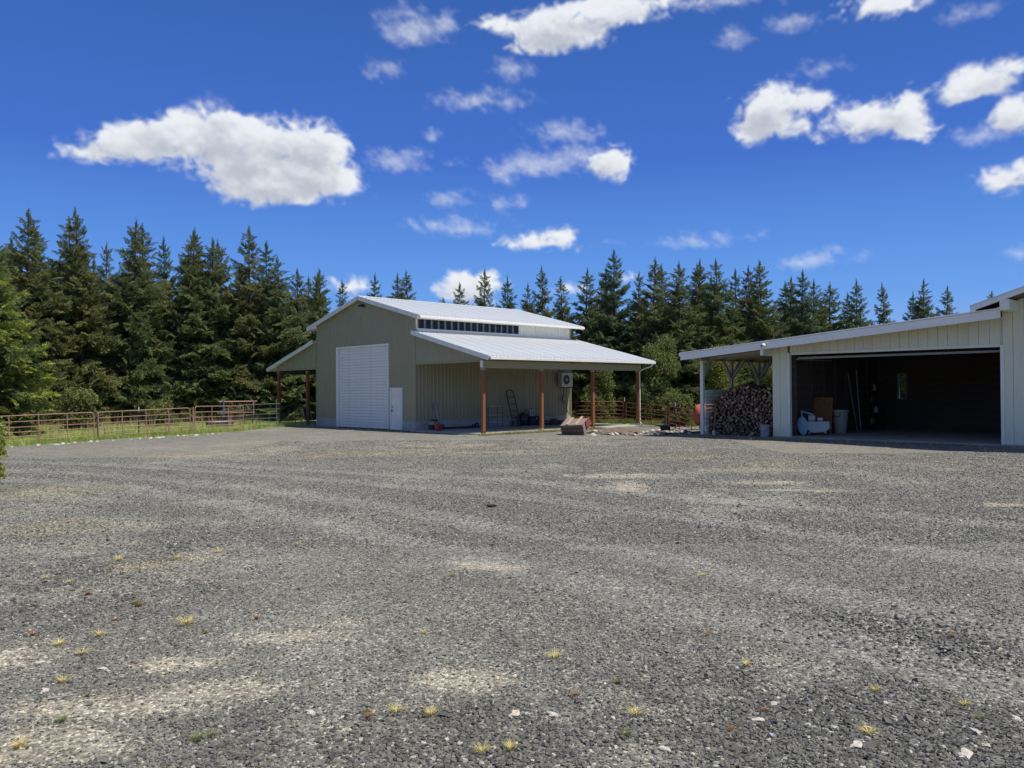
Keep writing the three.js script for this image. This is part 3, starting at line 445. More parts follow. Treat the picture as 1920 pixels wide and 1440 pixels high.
// outdoor heat pump unit on the side wall, with its pipes
{
  const a = thing('heat_pump_unit', 'grey white outdoor heat pump unit with round fan grille on barn side wall', 'heat pump', [0, 0, 0]); a.position.copy(toBarn(0.06, 2.05, 10.35)); a.rotation.y = BARN_Y;
  mesh('casing', box(0.34, 0.8, 0.9, 0.19, 0.43, 0, 0.02), M.acWhite, a);
  const gr = group('fan_grille', a);
  mesh('fan_well', new THREE.CylinderGeometry(0.27, 0.27, 0.02, 28).rotateZ(Math.PI / 2).translate(0.362, 0.44, 0.08), M.black, gr);
  for (let i = 1; i < 6; i++) mesh('ring', new THREE.TorusGeometry(0.05 * i, 0.006, 5, 28).rotateY(Math.PI / 2).translate(0.376, 0.44, 0.08), M.grey, gr);
  mesh('hub', new THREE.CylinderGeometry(0.075, 0.075, 0.02, 20).rotateZ(Math.PI / 2).translate(0.38, 0.44, 0.08), M.offWhite, gr);
  for (let i = 0; i < 9; i++) mesh('louvre', box(0.3, 0.035, 0.012, 0.19, 0.12 + i * 0.075, 0.455), M.grey, a);
  mesh('wall_bracket', merged([box(0.38, 0.04, 0.04, 0.19, 0.01, -0.3), box(0.38, 0.04, 0.04, 0.19, 0.01, 0.3)]), M.black, a);
  mesh('pipe', tube([[0.12, 0.02, -0.2], [0.09, -0.3, -0.22], [0.06, -0.7, -0.2], [0.06, -1.1, -0.22], [0.07, -1.35, -0.3], [0.07, -1.48, -0.42]], 0.022, 30), M.grey, a);
  mesh('cable', tube([[0.1, 0.02, 0.02], [0.08, -0.35, 0.05], [0.07, -0.75, 0.12], [0.07, -0.9, 0.02], [0.07, -0.7, -0.05], [0.07, -0.4, -0.1]], 0.016, 30), M.blackPlastic, a);
  mesh('switch_box', box(0.08, 0.22, 0.14, 0.07, -0.62, 0.02, 0.01), M.grey, a);
}
// ------------------------------------------------------------------ the garage: local x along its front (+x to the taller part), -z to its back
const SHOP_Y = -45.58 * D2R;
const shop = thing('garage', 'pale board garage with wide open doorway and low white roof over firewood lean-to', 'garage', [15.368, 0, -25.608], SHOP_Y);
const toShop = (x, y, z) => V3(x, y, z).applyAxisAngle(V3(0, 1, 0), SHOP_Y).add(shop.position);
function prism(x0, x1, yb, ta, tb, z0, z1) { const s = new THREE.Shape(); s.moveTo(x0, yb); s.lineTo(x1, yb); s.lineTo(x1, tb); s.lineTo(x0, ta); s.closePath(); const g = new THREE.ExtrudeGeometry(s, { depth: z1 - z0, bevelEnabled: false }); g.translate(0, 0, z0); return g; }
{
  const top = (x) => 4.298 + 0.0803 * x, under = (x) => top(x) - 0.21, upTop = (x) => 4.415 + (x + 0.601) * 0.3226, OW = 7.06, L = 7.755, B = 9.6, floorY = 0.10;
  const fw = group('front_wall', shop), bw = 0.305;
  for (let x = -OW; x < -0.01; x += bw) { const e = Math.min(0, x + bw); mesh('siding_board', prism(x + 0.005, e - 0.005, 3.25, under(x), under(e), -0.035, 0), M.palePaint, fw); }
  mesh('backing_sheet', prism(-OW, 0, 3.25, under(-OW), under(0), -0.055, -0.037), M.palePaint, fw);
  const right = [0.012, 0.305, 0.61, 0.915, 1.22, 1.525, 1.83, 2.135, 2.44, 2.745, 3.05, 3.355, 3.66, 3.965, 4.27, 4.575, 4.88];
  for (let i = 0; i + 1 < right.length; i++) mesh('siding_board', prism(right[i] + 0.005, right[i + 1] - 0.005, 0.05, upTop(right[i]) - 0.16, upTop(right[i + 1]) - 0.16, -0.035, 0.004), M.palePaint, fw);
  mesh('backing_sheet', prism(0.1, 4.9, 0.05, upTop(0.1) - 0.17, upTop(4.9) - 0.17, -0.055, -0.037), M.palePaint, fw);
  mesh('pier_board', prism(-L, -L + 0.3, 0.06, under(-L), under(-L + 0.3), -0.5, 0.012), M.palePaint, fw);
  mesh('pier_board', prism(-L + 0.305, -OW - 0.095, 0.06, under(-L + 0.3), under(-OW), -0.12, 0.004), M.palePaint, fw);
  mesh('pier_back', box(0.69, 3.2, 0.04, -L + 0.345, 1.66, -0.53), M.shadeWood, fw);
  // doorway trim
  const tr = group('doorway_trim', shop);
  mesh('jamb', box(0.09, 3.17, 0.16, -OW - 0.045, 0.07 + 1.585, -0.055), M.paleTrim, tr); mesh('jamb', box(0.10, 3.17, 0.17, 0.048 - 0.04, 0.06 + 1.585, -0.05), M.paleTrim, tr);
  mesh('head', box(OW - 0.085, 0.09, 0.15, -OW / 2, 3.203, -0.05), M.paleTrim, tr);
  // raised sectional door tucked under the ceiling, and its track
  const rd = group('raised_door', shop);
  for (let i = 0; i < 4; i++) mesh('door_section', box(OW - 0.25, 0.045, 0.52, -OW / 2, 3.06 + 0.02 * i, -0.7 - i * 0.53), M.offWhite, rd);
  mesh('bottom_edge', box(OW - 0.25, 0.07, 0.05, -OW / 2, 3.04, -0.415), M.grey, rd);
  mesh('track', merged([box(0.05, 0.05, 3.0, -OW + 0.08, 3.0, -1.9), box(0.05, 0.05, 3.0, -0.08, 3.0, -1.9)]), M.galvanised, rd);
  // inside: walls, ceiling and slab with thickness
  const room = group('interior', shop);
  mesh('side_wall', box(0.14, 3.5, B - 0.7, -L + 0.09, 1.8, -(B + 0.45) / 2 - 0.1), M.shadeWood, room);
  mesh('inner_wall', box(0.16, 4.4, B, 6.2, 2.2, -B / 2 - 0.06), M.shadeWood, room);
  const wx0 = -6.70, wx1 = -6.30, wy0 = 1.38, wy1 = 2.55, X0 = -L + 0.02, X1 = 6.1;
  mesh('back_wall', merged([box(wx0 - X0, 4.4, 0.14, (X0 + wx0) / 2, 2.2, -B), box(X1 - wx1, 4.4, 0.14, (X1 + wx1) / 2, 2.2, -B), box(wx1 - wx0, wy0, 0.14, (wx0 + wx1) / 2, wy0 / 2, -B), box(wx1 - wx0, 4.4 - wy1, 0.14, (wx0 + wx1) / 2, (4.4 + wy1) / 2, -B)]), M.shadeWood, room);
  mesh('ceiling', box(OW + 6.6, 0.06, B - 0.2, (6.1 - L) / 2 + 0.05, 3.32, -B / 2 - 0.14), M.shadeWood, room);
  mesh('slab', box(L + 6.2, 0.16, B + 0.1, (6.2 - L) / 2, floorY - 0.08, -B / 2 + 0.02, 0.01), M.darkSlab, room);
  for (let i = 1; i < 8; i++) mesh('stud', box(0.09, 3.1, 0.04, -L + 0.205, 1.66, -0.6 - i * 1.1), M.shadeWood, room);
  const wd = group('window', shop);
  mesh('frame', merged([box(0.05, wy1 - wy0, 0.18, wx0 + 0.02, (wy0 + wy1) / 2, -B), box(0.05, wy1 - wy0, 0.18, wx1 - 0.02, (wy0 + wy1) / 2, -B), box(wx1 - wx0 - 0.09, 0.05, 0.179, (wx0 + wx1) / 2, wy0 + 0.02, -B), box(wx1 - wx0 - 0.09, 0.05, 0.179, (wx0 + wx1) / 2, wy1 - 0.02, -B)]), M.greyWood, wd);
  mesh('pane', box(wx1 - wx0 - 0.08, wy1 - wy0 - 0.08, 0.006, (wx0 + wx1) / 2, (wy0 + wy1) / 2, -B), M.tint, wd);
  // low roof: metal top, soffit, fascia in lengths
  const lr = group('low_roof', shop), xe = -11.367, zf = 0.80, xr = 0.11;
  mesh('metal_top', prism(xe, xr, 0, 0.05, 0.05, -B - 0.5, zf + 0.012).applyMatrix4(M4().set(1, 0, 0, 0, 0.0803, 1, 0, 4.298 - 0.038, 0, 0, 1, 0, 0, 0, 0, 1)), M.roof, lr);
  mesh('soffit', prism(xe + 0.05, 0.0, 0, 0.14, 0.14, -B - 0.4, zf - 0.03).applyMatrix4(M4().set(1, 0, 0, 0, 0.0803, 1, 0, 4.298 - 0.2, 0, 0, 1, 0, 0, 0, 0, 1)), M.soffit, lr);
  for (const [a, b] of [[xe, -9.5], [-9.495, -5.9], [-5.895, xr]]) mesh('fascia', prism(a, b, 0, 0.262, 0.262, zf - 0.028, zf).applyMatrix4(M4().set(1, 0, 0, 0, 0.0803, 1, 0, 4.298 - 0.305, 0, 0, 1, 0, 0, 0, 0, 1)), M.fascia, lr);
  mesh('drip_edge', prism(xe - 0.02, xr, 0, 0.03, 0.03, zf + 0.013, zf + 0.03).applyMatrix4(M4().set(1, 0, 0, 0, 0.0803, 1, 0, 4.298 - 0.03, 0, 0, 1, 0, 0, 0, 0, 1)), M.whiteMetal, lr);
  mesh('eave_gutter', box(0.1, 0.11, B + 1.25, xe - 0.052, 3.30, -B / 2 + 0.15, 0.015), M.whiteMetal, lr);
  for (let i = 0; i < 8; i++) mesh('rafter', bar([-L - 0.02, under(-L) - 0.06, -0.5 - i * 1.2], [xe + 0.3, under(xe) - 0.04, -0.5 - i * 1.2], 0.05, 0.12), M.greyWood, lr);
  // beam ends under the eaves
  mesh('beam_end', box(0.12, 0.27, 0.86, -7.80, 3.285, 0.32, 0.008), M.paleTrim, shop);
  mesh('beam_end', box(0.26, 0.33, 0.98, 0.335, 4.39, 0.5, 0.008), M.paleTrim, shop);
  mesh('beam_end', box(0.07, 0.34, 0.05, 0.14, 4.17, 0.80), M.paleTrim, shop);
  // upper roof of the taller part
  const ur = group('upper_roof', shop), sk = M4().set(1, 0, 0, 0, 0.3226, 1, 0, 4.415 + 0.601 * 0.3226, 0, 0, 1, 0, 0, 0, 0, 1);
  mesh('metal_top', prism(-0.615, 5.2, -0.03, 0.02, 0.02, -B - 0.5, 1.015).applyMatrix4(sk), M.roof, ur);
  mesh('soffit', prism(-0.56, 5.2, -0.13, -0.035, -0.035, -B - 0.4, 0.97).applyMatrix4(sk), M.soffit, ur);
  mesh('fascia', prism(-0.605, 5.2, -0.17, -0.032, -0.032, 0.975, 1.002).applyMatrix4(sk), M.fascia, ur);
  mesh('side_wall', box(0.1, 0.42, B - 0.3, 0.10, 4.36, -B / 2 - 0.25), M.shadeWood, ur);  // dark panel added to stand for the shaded open gap below this roof
  // lean-to posts, beam, braces and plank screen
  const px = -10.87;
  mesh('leanto_beam', box(0.13, 0.2, B + 0.2, px, 3.17, -B / 2 + 0.05, 0.006), M.greyWood, shop);
  [0, 2.27, 4.58, 6.9, 9.2].forEach((b, i) => {
    const p = group('leanto_post', shop); p.position.set(px, 0, -b - 0.02);
    mesh('shaft', box(0.135, 3.0, 0.135, 0, 1.56, 0, 0.008), i ? M.greyWood : M.paleTrim, p);
    if (i) mesh('brace', bar([0, 2.35, 0.05], [0, 3.05, 0.62], 0.1, 0.1), M.greyWood, p);
    mesh('brace', bar([0, 2.35, -0.05], [0, 3.05, -0.62], 0.1, 0.1), M.greyWood, p);
    if (i) mesh('brace', bar([0.05, 2.35, 0], [0.62, 3.1, 0], 0.1, 0.1), M.greyWood, p);
  });
  const sc = group('plank_screen', shop);
  for (let i = 0; i < 12; i++) mesh('plank', box(0.03, 0.132, 4.4, px + 0.085, 0.15 + i * 0.15, -2.3), M.paleTrim, sc);
}
// security camera under the fascia
{
  const a = thing('security_camera', 'white dome security camera on the garage fascia', 'camera'); a.position.copy(toShop(-7.644, 3.51, 0.8)); a.rotation.y = SHOP_Y;
  mesh('base', new THREE.CylinderGeometry(0.085, 0.09, 0.06, 20).rotateX(Math.PI / 2).translate(0, 0, 0.03), M.whiteMetal, a);
  mesh('shell', new THREE.SphereGeometry(0.082, 20, 14).translate(0, 0, 0.09), M.whiteMetal, a);
  mesh('lens', new THREE.SphereGeometry(0.052, 16, 12).translate(-0.028, -0.012, 0.128), M.black, a);
}
// ------------------------------------------------------------------ firewood: logs that rest on one another
{
  const rnd = rngOf(21), outline = [[-10.74, 0.25], [-10.44, 1.46], [-9.83, 1.95], [-9.23, 2.09], [-8.54, 1.92], [-7.80, 1.98]];
  const lim = (x) => { for (let i = 0; i + 1 < outline.length; i++) if (x <= outline[i + 1][0]) return lerp(outline[i][1], outline[i + 1][1], clamp((x - outline[i][0]) / (outline[i + 1][0] - outline[i][0]))); return 1.98; };
  const pack = (count, seed, rmin, rmax) => {
    const r0 = rngOf(seed), out = []; let miss = 0;
    while (out.length < count && miss < 400) {
      const r = lerp(rmin, rmax, Math.pow(r0(), 1.6)); let best = null;
      for (let t = 0; t < 26; t++) {
        const x = lerp(-10.74 + r, -7.80 - r, r0()); let y = 0.07 + r;
        for (const [qx, qy, qr] of out) { const dx = Math.abs(x - qx), s = (r + qr) * 0.955; if (dx < s) y = Math.max(y, qy + Math.sqrt(s * s - dx * dx)); }
        if (y + r * 0.6 < lim(x) && (!best || y < best[1])) best = [x, y, r];
      }
      if (best) out.push(best); else miss++;
    }
    return out;
  };
  const geos = [], kinds = [[M.bark, M.cut, M.cut], [M.bark, M.cut2, M.cut2], [M.bark, M.cut2, M.cut2], [M.brownWood, M.cut3, M.cut3]];
  for (let v = 0; v < 4; v++) {
    const g = new THREE.CylinderGeometry(1, 1, 0.42, 11, 1), p = g.attributes.position, r = rngOf(200 + v), k = Array.from({ length: 11 }, () => 0.86 + 0.18 * r());
    for (let i = 0; i < p.count; i++) { const x = p.getX(i), z = p.getZ(i); if (Math.hypot(x, z) > 0.5) { const s = k[((Math.round((Math.atan2(z, x) / 6.2832) * 11) % 11) + 11) % 11]; p.setX(i, x * s); p.setZ(i, z * s); } }
    g.rotateX(Math.PI / 2); g.computeVertexNormals(); geos.push([g, 0]);
  }
  for (let v = 0; v < 4; v++) {                                    // split pieces: halves and quarters
    const g = new THREE.CylinderGeometry(1.12, 1.12, 0.42, 6, 1, false, v * 1.1, v % 2 ? 2.1 : 3.14); g.translate(0, 0, 0);
    const a = v * 1.1 + (v % 2 ? 1.05 : 1.57), o = v % 2 ? 0.62 : 0.42; g.translate(-Math.sin(a) * o, 0, -Math.cos(a) * o);
    // close the split faces
    const s0 = v * 1.1, s1 = s0 + (v % 2 ? 2.1 : 3.14), P = (t, y) => [Math.sin(t) * 1.12 - Math.sin(a) * o, y, Math.cos(t) * 1.12 - Math.cos(a) * o], C = (y) => [-Math.sin(a) * o, y, -Math.cos(a) * o], q = new THREE.BufferGeometry(), f = [];
    for (const s of [s0, s1]) f.push(...P(s, -0.21), ...P(s, 0.21), ...C(0.21), ...P(s, -0.21), ...C(0.21), ...C(-0.21));
    q.setAttribute('position', new THREE.Float32BufferAttribute(f, 3)); q.setAttribute('uv', new THREE.Float32BufferAttribute(f.filter((_, i) => i % 3 < 2), 2)); q.computeVertexNormals();
    const parts = g.groups.map((gr) => { const n = new THREE.BufferGeometry(); for (const k of ['position', 'normal', 'uv']) n.setAttribute(k, g.attributes[k]); n.setIndex(Array.from(g.index.array.slice(gr.start, gr.start + gr.count))); return n.toNonIndexed(); });
    const m = mergeGeometries([parts[0], mergeGeometries([parts[1], parts[2]]), q], true); m.rotateX(Math.PI / 2); geos.push([m, 1]);
  }
  const front = pack(300, 5, 0.044, 0.098);
  for (const [x, y, r] of front) {
    const [g, split] = geos[Math.floor(rnd() * 8)], e = [M.cut, M.cut2, M.cut2, M.cut2, M.cut, M.cut3][Math.floor(rnd() * 6)];
    const m = solo('firewood_log', g, split ? [M.bark, e, rnd() < 0.5 ? M.cut2 : M.oldWood] : [M.bark, e, e], 'cut firewood log stacked in the lean-to beside the garage', 'log', 'firewood logs stacked in the lean-to');
    m.position.copy(toShop(x, y, -0.42 + (rnd() - 0.5) * 0.14)); m.rotation.set(0, SHOP_Y + (rnd() - 0.5) * 0.16, 0); m.rotateZ(rnd() * 6.28); m.scale.set(r, r, 0.9 + 0.25 * rnd());
  }
  const behind = pack(330, 9, 0.05, 0.1), im = new THREE.InstancedMesh(geos[1][0], [M.bark, M.cut2, M.cut2], behind.length), o = new THREE.Object3D();
  behind.forEach(([x, y, r], i) => { o.position.copy(toShop(x, y, -0.98)); o.rotation.set(0, SHOP_Y, 0); o.scale.set(r, r, 1.1); o.updateMatrix(); im.setMatrixAt(i, o.matrix); });
  im.name = 'firewood_rows'; im.castShadow = im.receiveShadow = true; scene.add(im); tag(im, 'rows of firewood packed behind the front of the stack', 'firewood', null, 'stuff');
}
// ------------------------------------------------------------------ things in and around the garage
function place(o, v, turn = 0) { o.position.copy(v); o.rotation.y = turn; return o; }
{
  let a = place(thing('grey_bucket', 'grey tapered plastic bucket beside the firewood stack', 'bucket'), toShop(-8.02, 0.045, 0.16), SHOP_Y);
  const prof = [[0, 0], [0.145, 0], [0.15, 0.01], [0.185, 0.44], [0.2, 0.445], [0.2, 0.475], [0.178, 0.475], [0.14, 0.03], [0, 0.03]].map((p) => new THREE.Vector2(...p));
  mesh('pail', new THREE.LatheGeometry(prof, 20), M.grey, a); mesh('handle', tube([[0.2, 0.42, 0], [0.17, 0.3, 0.13], [0, 0.22, 0.2], [-0.17, 0.3, 0.13], [-0.2, 0.42, 0]], 0.007), M.black, a);
  a = place(thing('splitting_maul', 'long wooden handle with pale head leaning on firewood', 'hand tool'), toShop(-10.26, 0.05, 0.14), SHOP_Y);
  mesh('handle', rod([0, 0.05, 0], [-0.1, 0.98, -0.3], 0.018, 0.016), M.oldWood, a); mesh('head', box(0.09, 0.2, 0.09, 0, 0.1, 0.0, 0.02), M.offWhite, a);
  // walk-behind saw with pale blue blade guard
  a = place(thing('walk_behind_saw', 'off white walk behind saw with pale blue oval guard inside garage', 'power tool'), toShop(-6.85, 0.1, -1.55), SHOP_Y + 0.35);
  const bs = new THREE.Shape(); bs.moveTo(-0.32, 0.5); bs.lineTo(0.52, 0.52); bs.lineTo(0.54, 0.28); bs.lineTo(0.4, 0.14); bs.lineTo(-0.1, 0.1); bs.lineTo(-0.3, 0.3); bs.closePath();
  mesh('body', new THREE.ExtrudeGeometry(bs, { depth: 0.42, bevelEnabled: true, bevelSize: 0.015, bevelThickness: 0.015, bevelSegments: 1 }).translate(0, 0, -0.3), M.offWhite, a);
  const gs = new THREE.Shape(); gs.absellipse(0, 0, 0.17, 0.33, 0, Math.PI * 2);
  mesh('blade_guard', new THREE.ExtrudeGeometry(gs, { depth: 0.09, bevelEnabled: true, bevelSize: 0.02, bevelThickness: 0.02, bevelSegments: 2, curveSegments: 20 }).rotateZ(0.1).translate(-0.42, 0.36, 0.1), M.paleBlue, a);
  mesh('guard_badge', new THREE.CylinderGeometry(0.07, 0.07, 0.012, 16).rotateX(Math.PI / 2).scale(1, 0.6, 1).translate(-0.44, 0.48, 0.216), M.offWhite, a);
  mesh('engine', merged([new THREE.CylinderGeometry(0.12, 0.12, 0.24, 14).rotateZ(Math.PI / 2).translate(-0.1, 0.65, -0.05), box(0.2, 0.14, 0.2, 0.2, 0.6, -0.08, 0.02)]), M.offWhite, a);
  mesh('belt_cover', box(0.5, 0.03, 0.3, 0.26, 0.545, -0.08, 0.01), M.blackPlastic, a);
  mesh('handle', merged([bar([-0.5, 0.92, -0.1], [-0.05, 0.78, -0.1], 0.05, 0.05), bar([-0.48, 0.92, -0.1], [-0.46, 0.62, -0.05], 0.05, 0.05)]), M.paleBlue, a);
  for (const [x, z] of [[-0.18, 0.1], [-0.18, -0.3], [0.4, 0.1], [0.4, -0.3]]) { const w = mesh('wheel', new THREE.CylinderGeometry(0.1, 0.1, 0.06, 18).rotateX(Math.PI / 2).translate(x, 0.1, z), M.rubber, a); mesh('wheel_hub', new THREE.CylinderGeometry(0.045, 0.045, 0.066, 12).rotateX(Math.PI / 2).translate(x, 0.1, z), M.grey, w); }
  a = solo('board', box(0.78, 1.45, 0.018), M.osb, 'reddish brown chipboard sheet leaning inside the garage', 'board'); place(a, toShop(-7.08, 0.82, -2.75), SHOP_Y); a.rotateX(-0.1);
  a = place(thing('rubbish_bin', 'beige plastic rubbish bin with black handle inside the garage', 'bin'), toShop(-6.62, 0.1, -3.3), SHOP_Y);
  mesh('drum', new THREE.LatheGeometry([[0, 0], [0.24, 0], [0.3, 0.82], [0.325, 0.83], [0.325, 0.93], [0.3, 0.93], [0.29, 0.83], [0.23, 0.03], [0, 0.03]].map((p) => new THREE.Vector2(...p)), 24), M.bin, a);
  mesh('handle', tube([[-0.13, 0.84, 0.3], [-0.13, 0.7, 0.33], [0, 0.67, 0.35], [0.13, 0.7, 0.33], [0.13, 0.84, 0.3]], 0.014), M.black, a);
  for (const [x, z, tx, h, l] of [[-6.95, -5.7, -7.45, 2.45, 'pale pole leaning steeply against the garage inner wall'], [-7.0, -6.2, -7.3, 2.6, 'straight metal pole standing against the garage inner wall']]) { const p = solo('pole', rod([0, 0, 0], [tx - x, h, -0.3], 0.022), l.includes('metal') ? M.galvanised : M.greyWood, l, 'pole'); place(p, toShop(x, 0.1, z), SHOP_Y); }
  a = place(thing('tool_rack', 'dark open shelf rack standing deep inside the garage', 'shelf'), toShop(-7.0, 0.1, -7.6), SHOP_Y);
  for (const [x, z] of [[-0.35, -0.6], [-0.35, 0.6], [0.2, -0.6], [0.2, 0.6]]) mesh('upright', box(0.04, 2.2, 0.04, x, 1.1, z), M.black, a);
  for (let i = 0; i < 5; i++) mesh('shelf', box(0.53, 0.03, 1.16, -0.075, 0.2 + i * 0.48, 0), M.brownWood, a);
  for (const [y, z, m, l] of [[0.715, 0.3, M.bin, 'beige jug on the second shelf of the garage rack'], [1.195, -0.1, M.offWhite, 'white jug on the third shelf of the garage rack'], [1.675, 0.25, M.osb, 'brown jug on the fourth shelf of the garage rack'], [2.155, 0.1, M.offWhite, 'white jug on the top shelf of the garage rack']]) {
    const j = place(thing('jug', l, 'jug'), toShop(-6.95, 0.1 + y - 0.48, -7.6 + z), SHOP_Y); mesh('bottle', new THREE.LatheGeometry([[0, 0], [0.09, 0], [0.09, 0.2], [0.03, 0.26], [0.03, 0.3], [0, 0.3]].map((p) => new THREE.Vector2(...p)), 14), m, j); mesh('cap', new THREE.CylinderGeometry(0.035, 0.035, 0.03, 12).translate(0, 0.31, 0), M.red, j);
  }
}
// ------------------------------------------------------------------ things under the barn's open shed
const SLAB = 0.036;
{
  let a = place(thing('generator', 'small beige open frame generator by the barn corner', 'generator'), toBarn(0.75, SLAB, 0.55), BARN_Y);
  mesh('frame', merged([tube([[-0.28, 0.02, 0.2], [-0.28, 0.4, 0.2], [0.28, 0.4, 0.2], [0.28, 0.02, 0.2]], 0.014, 40, 6), tube([[-0.28, 0.02, -0.2], [-0.28, 0.4, -0.2], [0.28, 0.4, -0.2], [0.28, 0.02, -0.2]], 0.014, 40, 6), rod([-0.28, 0.03, -0.2], [-0.28, 0.03, 0.2], 0.014), rod([0.28, 0.03, -0.2], [0.28, 0.03, 0.2], 0.014)]), M.bin, a);
  mesh('tank', box(0.46, 0.15, 0.34, 0, 0.35, 0, 0.04), M.bin, a); mesh('engine', merged([box(0.26, 0.22, 0.26, 0.08, 0.14, 0, 0.02), new THREE.CylinderGeometry(0.1, 0.1, 0.16, 14).rotateX(Math.PI / 2).translate(0.08, 0.15, 0.16)]), M.blackPlastic, a); mesh('control_panel', box(0.16, 0.18, 0.03, -0.16, 0.16, 0.18, 0.01), M.black, a);
  a = place(thing('black_case', 'black plastic case lying on the beige generator', 'case'), toBarn(0.72, SLAB + 0.426, 0.55), BARN_Y + 0.3); mesh('shell', box(0.34, 0.1, 0.2, 0, 0.05, 0, 0.03), M.blackPlastic, a); mesh('handle', tube([[-0.06, 0.05, 0.1], [-0.05, 0.06, 0.14], [0.05, 0.06, 0.14], [0.06, 0.05, 0.1]], 0.01), M.black, a);
  a = place(thing('fuel_can', 'red plastic fuel can standing beside the generator', 'fuel can'), toBarn(1.2, SLAB, 0.45), BARN_Y + 0.2);
  mesh('body', box(0.22, 0.28, 0.3, 0, 0.14, 0, 0.03), M.red, a); mesh('handle', tube([[0, 0.27, -0.1], [0, 0.36, -0.06], [0, 0.36, 0.06], [0, 0.27, 0.1]], 0.018), M.red, a); mesh('spout', rod([0, 0.28, 0.12], [-0.16, 0.44, 0.2], 0.022, 0.014), M.brightRed, a);
  a = place(thing('snow_shovel', 'shovel with white handle leaning blade up on barn side wall', 'shovel'), toBarn(0.42, SLAB, 1.15), BARN_Y);
  mesh('shaft', rod([0, 0, 0], [-0.26, 0.95, 0], 0.018), M.offWhite, a); mesh('blade', box(0.02, 0.34, 0.22, -0.31, 1.1, 0, 0.02).rotateZ(0.02), M.grey, a); mesh('grip', rod([0, 0.02, -0.06], [0, 0.02, 0.06], 0.016), M.offWhite, a);
  a = place(thing('tow_bar', 'long black steel tow bar lying along the barn wall', 'tow bar'), toBarn(0.55, SLAB, 2.3), BARN_Y);
  mesh('beam', box(0.09, 0.09, 2.7, 0, 0.07, 0, 0.01), M.black, a); for (const z of [-1.1, 1.15]) { const w = mesh('wheel', new THREE.TorusGeometry(0.1, 0.035, 8, 18).rotateY(Math.PI / 2).translate(0.02, 0.155, z), M.rubber, a); mesh('wheel_hub', new THREE.CylinderGeometry(0.05, 0.05, 0.05, 10).rotateZ(Math.PI / 2).translate(0.02, 0.155, z), M.grey, w); mesh('clamp', box(0.12, 0.14, 0.14, 0, 0.12, z + 0.22, 0.02), M.blackPlastic, a); }
  a = place(thing('wire_shelf', 'black wire shelf rack with three pale tiers on slab', 'shelf'), toBarn(0.5, SLAB, 4.55), BARN_Y);
  for (const [x, z] of [[-0.2, -0.5], [-0.2, 0.5], [0.2, -0.5], [0.2, 0.5]]) mesh('upright', rod([x, 0, z], [x, 1.12, z], 0.014), M.black, a);
  for (const y of [0.24, 0.62, 1.06]) { const s = mesh('tier', merged([box(0.42, 0.02, 0.025, 0, y, -0.5), box(0.42, 0.02, 0.025, 0, y, 0.5), box(0.025, 0.022, 1.02, 0.2, y, 0), box(0.025, 0.022, 1.02, -0.2, y, 0)]), M.galvanised, a); for (let i = 0; i < 5; i++) mesh('wire', rod([-0.14 + i * 0.07, y, -0.5], [-0.14 + i * 0.07, y, 0.5], 0.004, 0.004, 5), M.galvanised, s); }
  a = place(thing('hand_truck', 'tall black hand truck leaning on the barn wall', 'hand truck'), toBarn(0.72, SLAB, 6.05), BARN_Y);
  mesh('frame', merged([tube([[0.0, 0.12, 0.26], [-0.2, 0.8, 0.26], [-0.5, 1.75, 0.25], [-0.53, 1.86, 0.16], [-0.53, 1.86, -0.16], [-0.5, 1.75, -0.25], [-0.2, 0.8, -0.26], [0.0, 0.12, -0.26]], 0.024, 60)]), M.black, a);
  for (const t of [0.2, 0.42, 0.64, 0.86]) mesh('cross_bar', rod([-0.5 * t + 0.0, 0.12 + 1.63 * t, -0.25], [-0.5 * t + 0.0, 0.12 + 1.63 * t, 0.25], 0.018), M.black, a);
  mesh('toe_plate', box(0.24, 0.015, 0.46, 0.13, 0.015, 0), M.black, a);
  for (const z of [-0.28, 0.28]) { const w = mesh('wheel', new THREE.TorusGeometry(0.095, 0.032, 8, 18).translate(-0.06, 0.13, z), M.rubber, a); mesh('wheel_hub', new THREE.CylinderGeometry(0.065, 0.065, 0.04, 12).rotateX(Math.PI / 2).translate(-0.06, 0.13, z), M.grey, w); }
  a = place(thing('tool_chest', 'low black tool chest against the barn wall', 'tool chest'), toBarn(0.45, SLAB, 7.55), BARN_Y); mesh('chest', box(0.5, 0.42, 0.95, 0, 0.21, 0, 0.02), M.blackPlastic, a); mesh('lid', box(0.52, 0.07, 0.97, 0, 0.45, 0, 0.02), M.black, a); mesh('latch', box(0.02, 0.05, 0.1, 0.262, 0.36, 0), M.galvanised, a);
  a = place(thing('silver_box', 'small silver motor box on top of the black chest', 'box'), toBarn(0.45, SLAB + 0.487, 7.35), BARN_Y); mesh('case', box(0.3, 0.36, 0.36, 0, 0.18, 0, 0.03), M.greyMetal, a); mesh('fan_ring', new THREE.TorusGeometry(0.1, 0.016, 6, 18).rotateY(Math.PI / 2).translate(0.156, 0.18, 0), M.black, a); mesh('carry_handle', tube([[0, 0.35, -0.1], [0, 0.42, -0.08], [0, 0.42, 0.08], [0, 0.35, 0.1]], 0.012), M.black, a);
  a = place(thing('tarp_bundle', 'dark bundled tarp beside the black tool chest', 'tarp'), toBarn(0.5, SLAB, 6.75), BARN_Y);
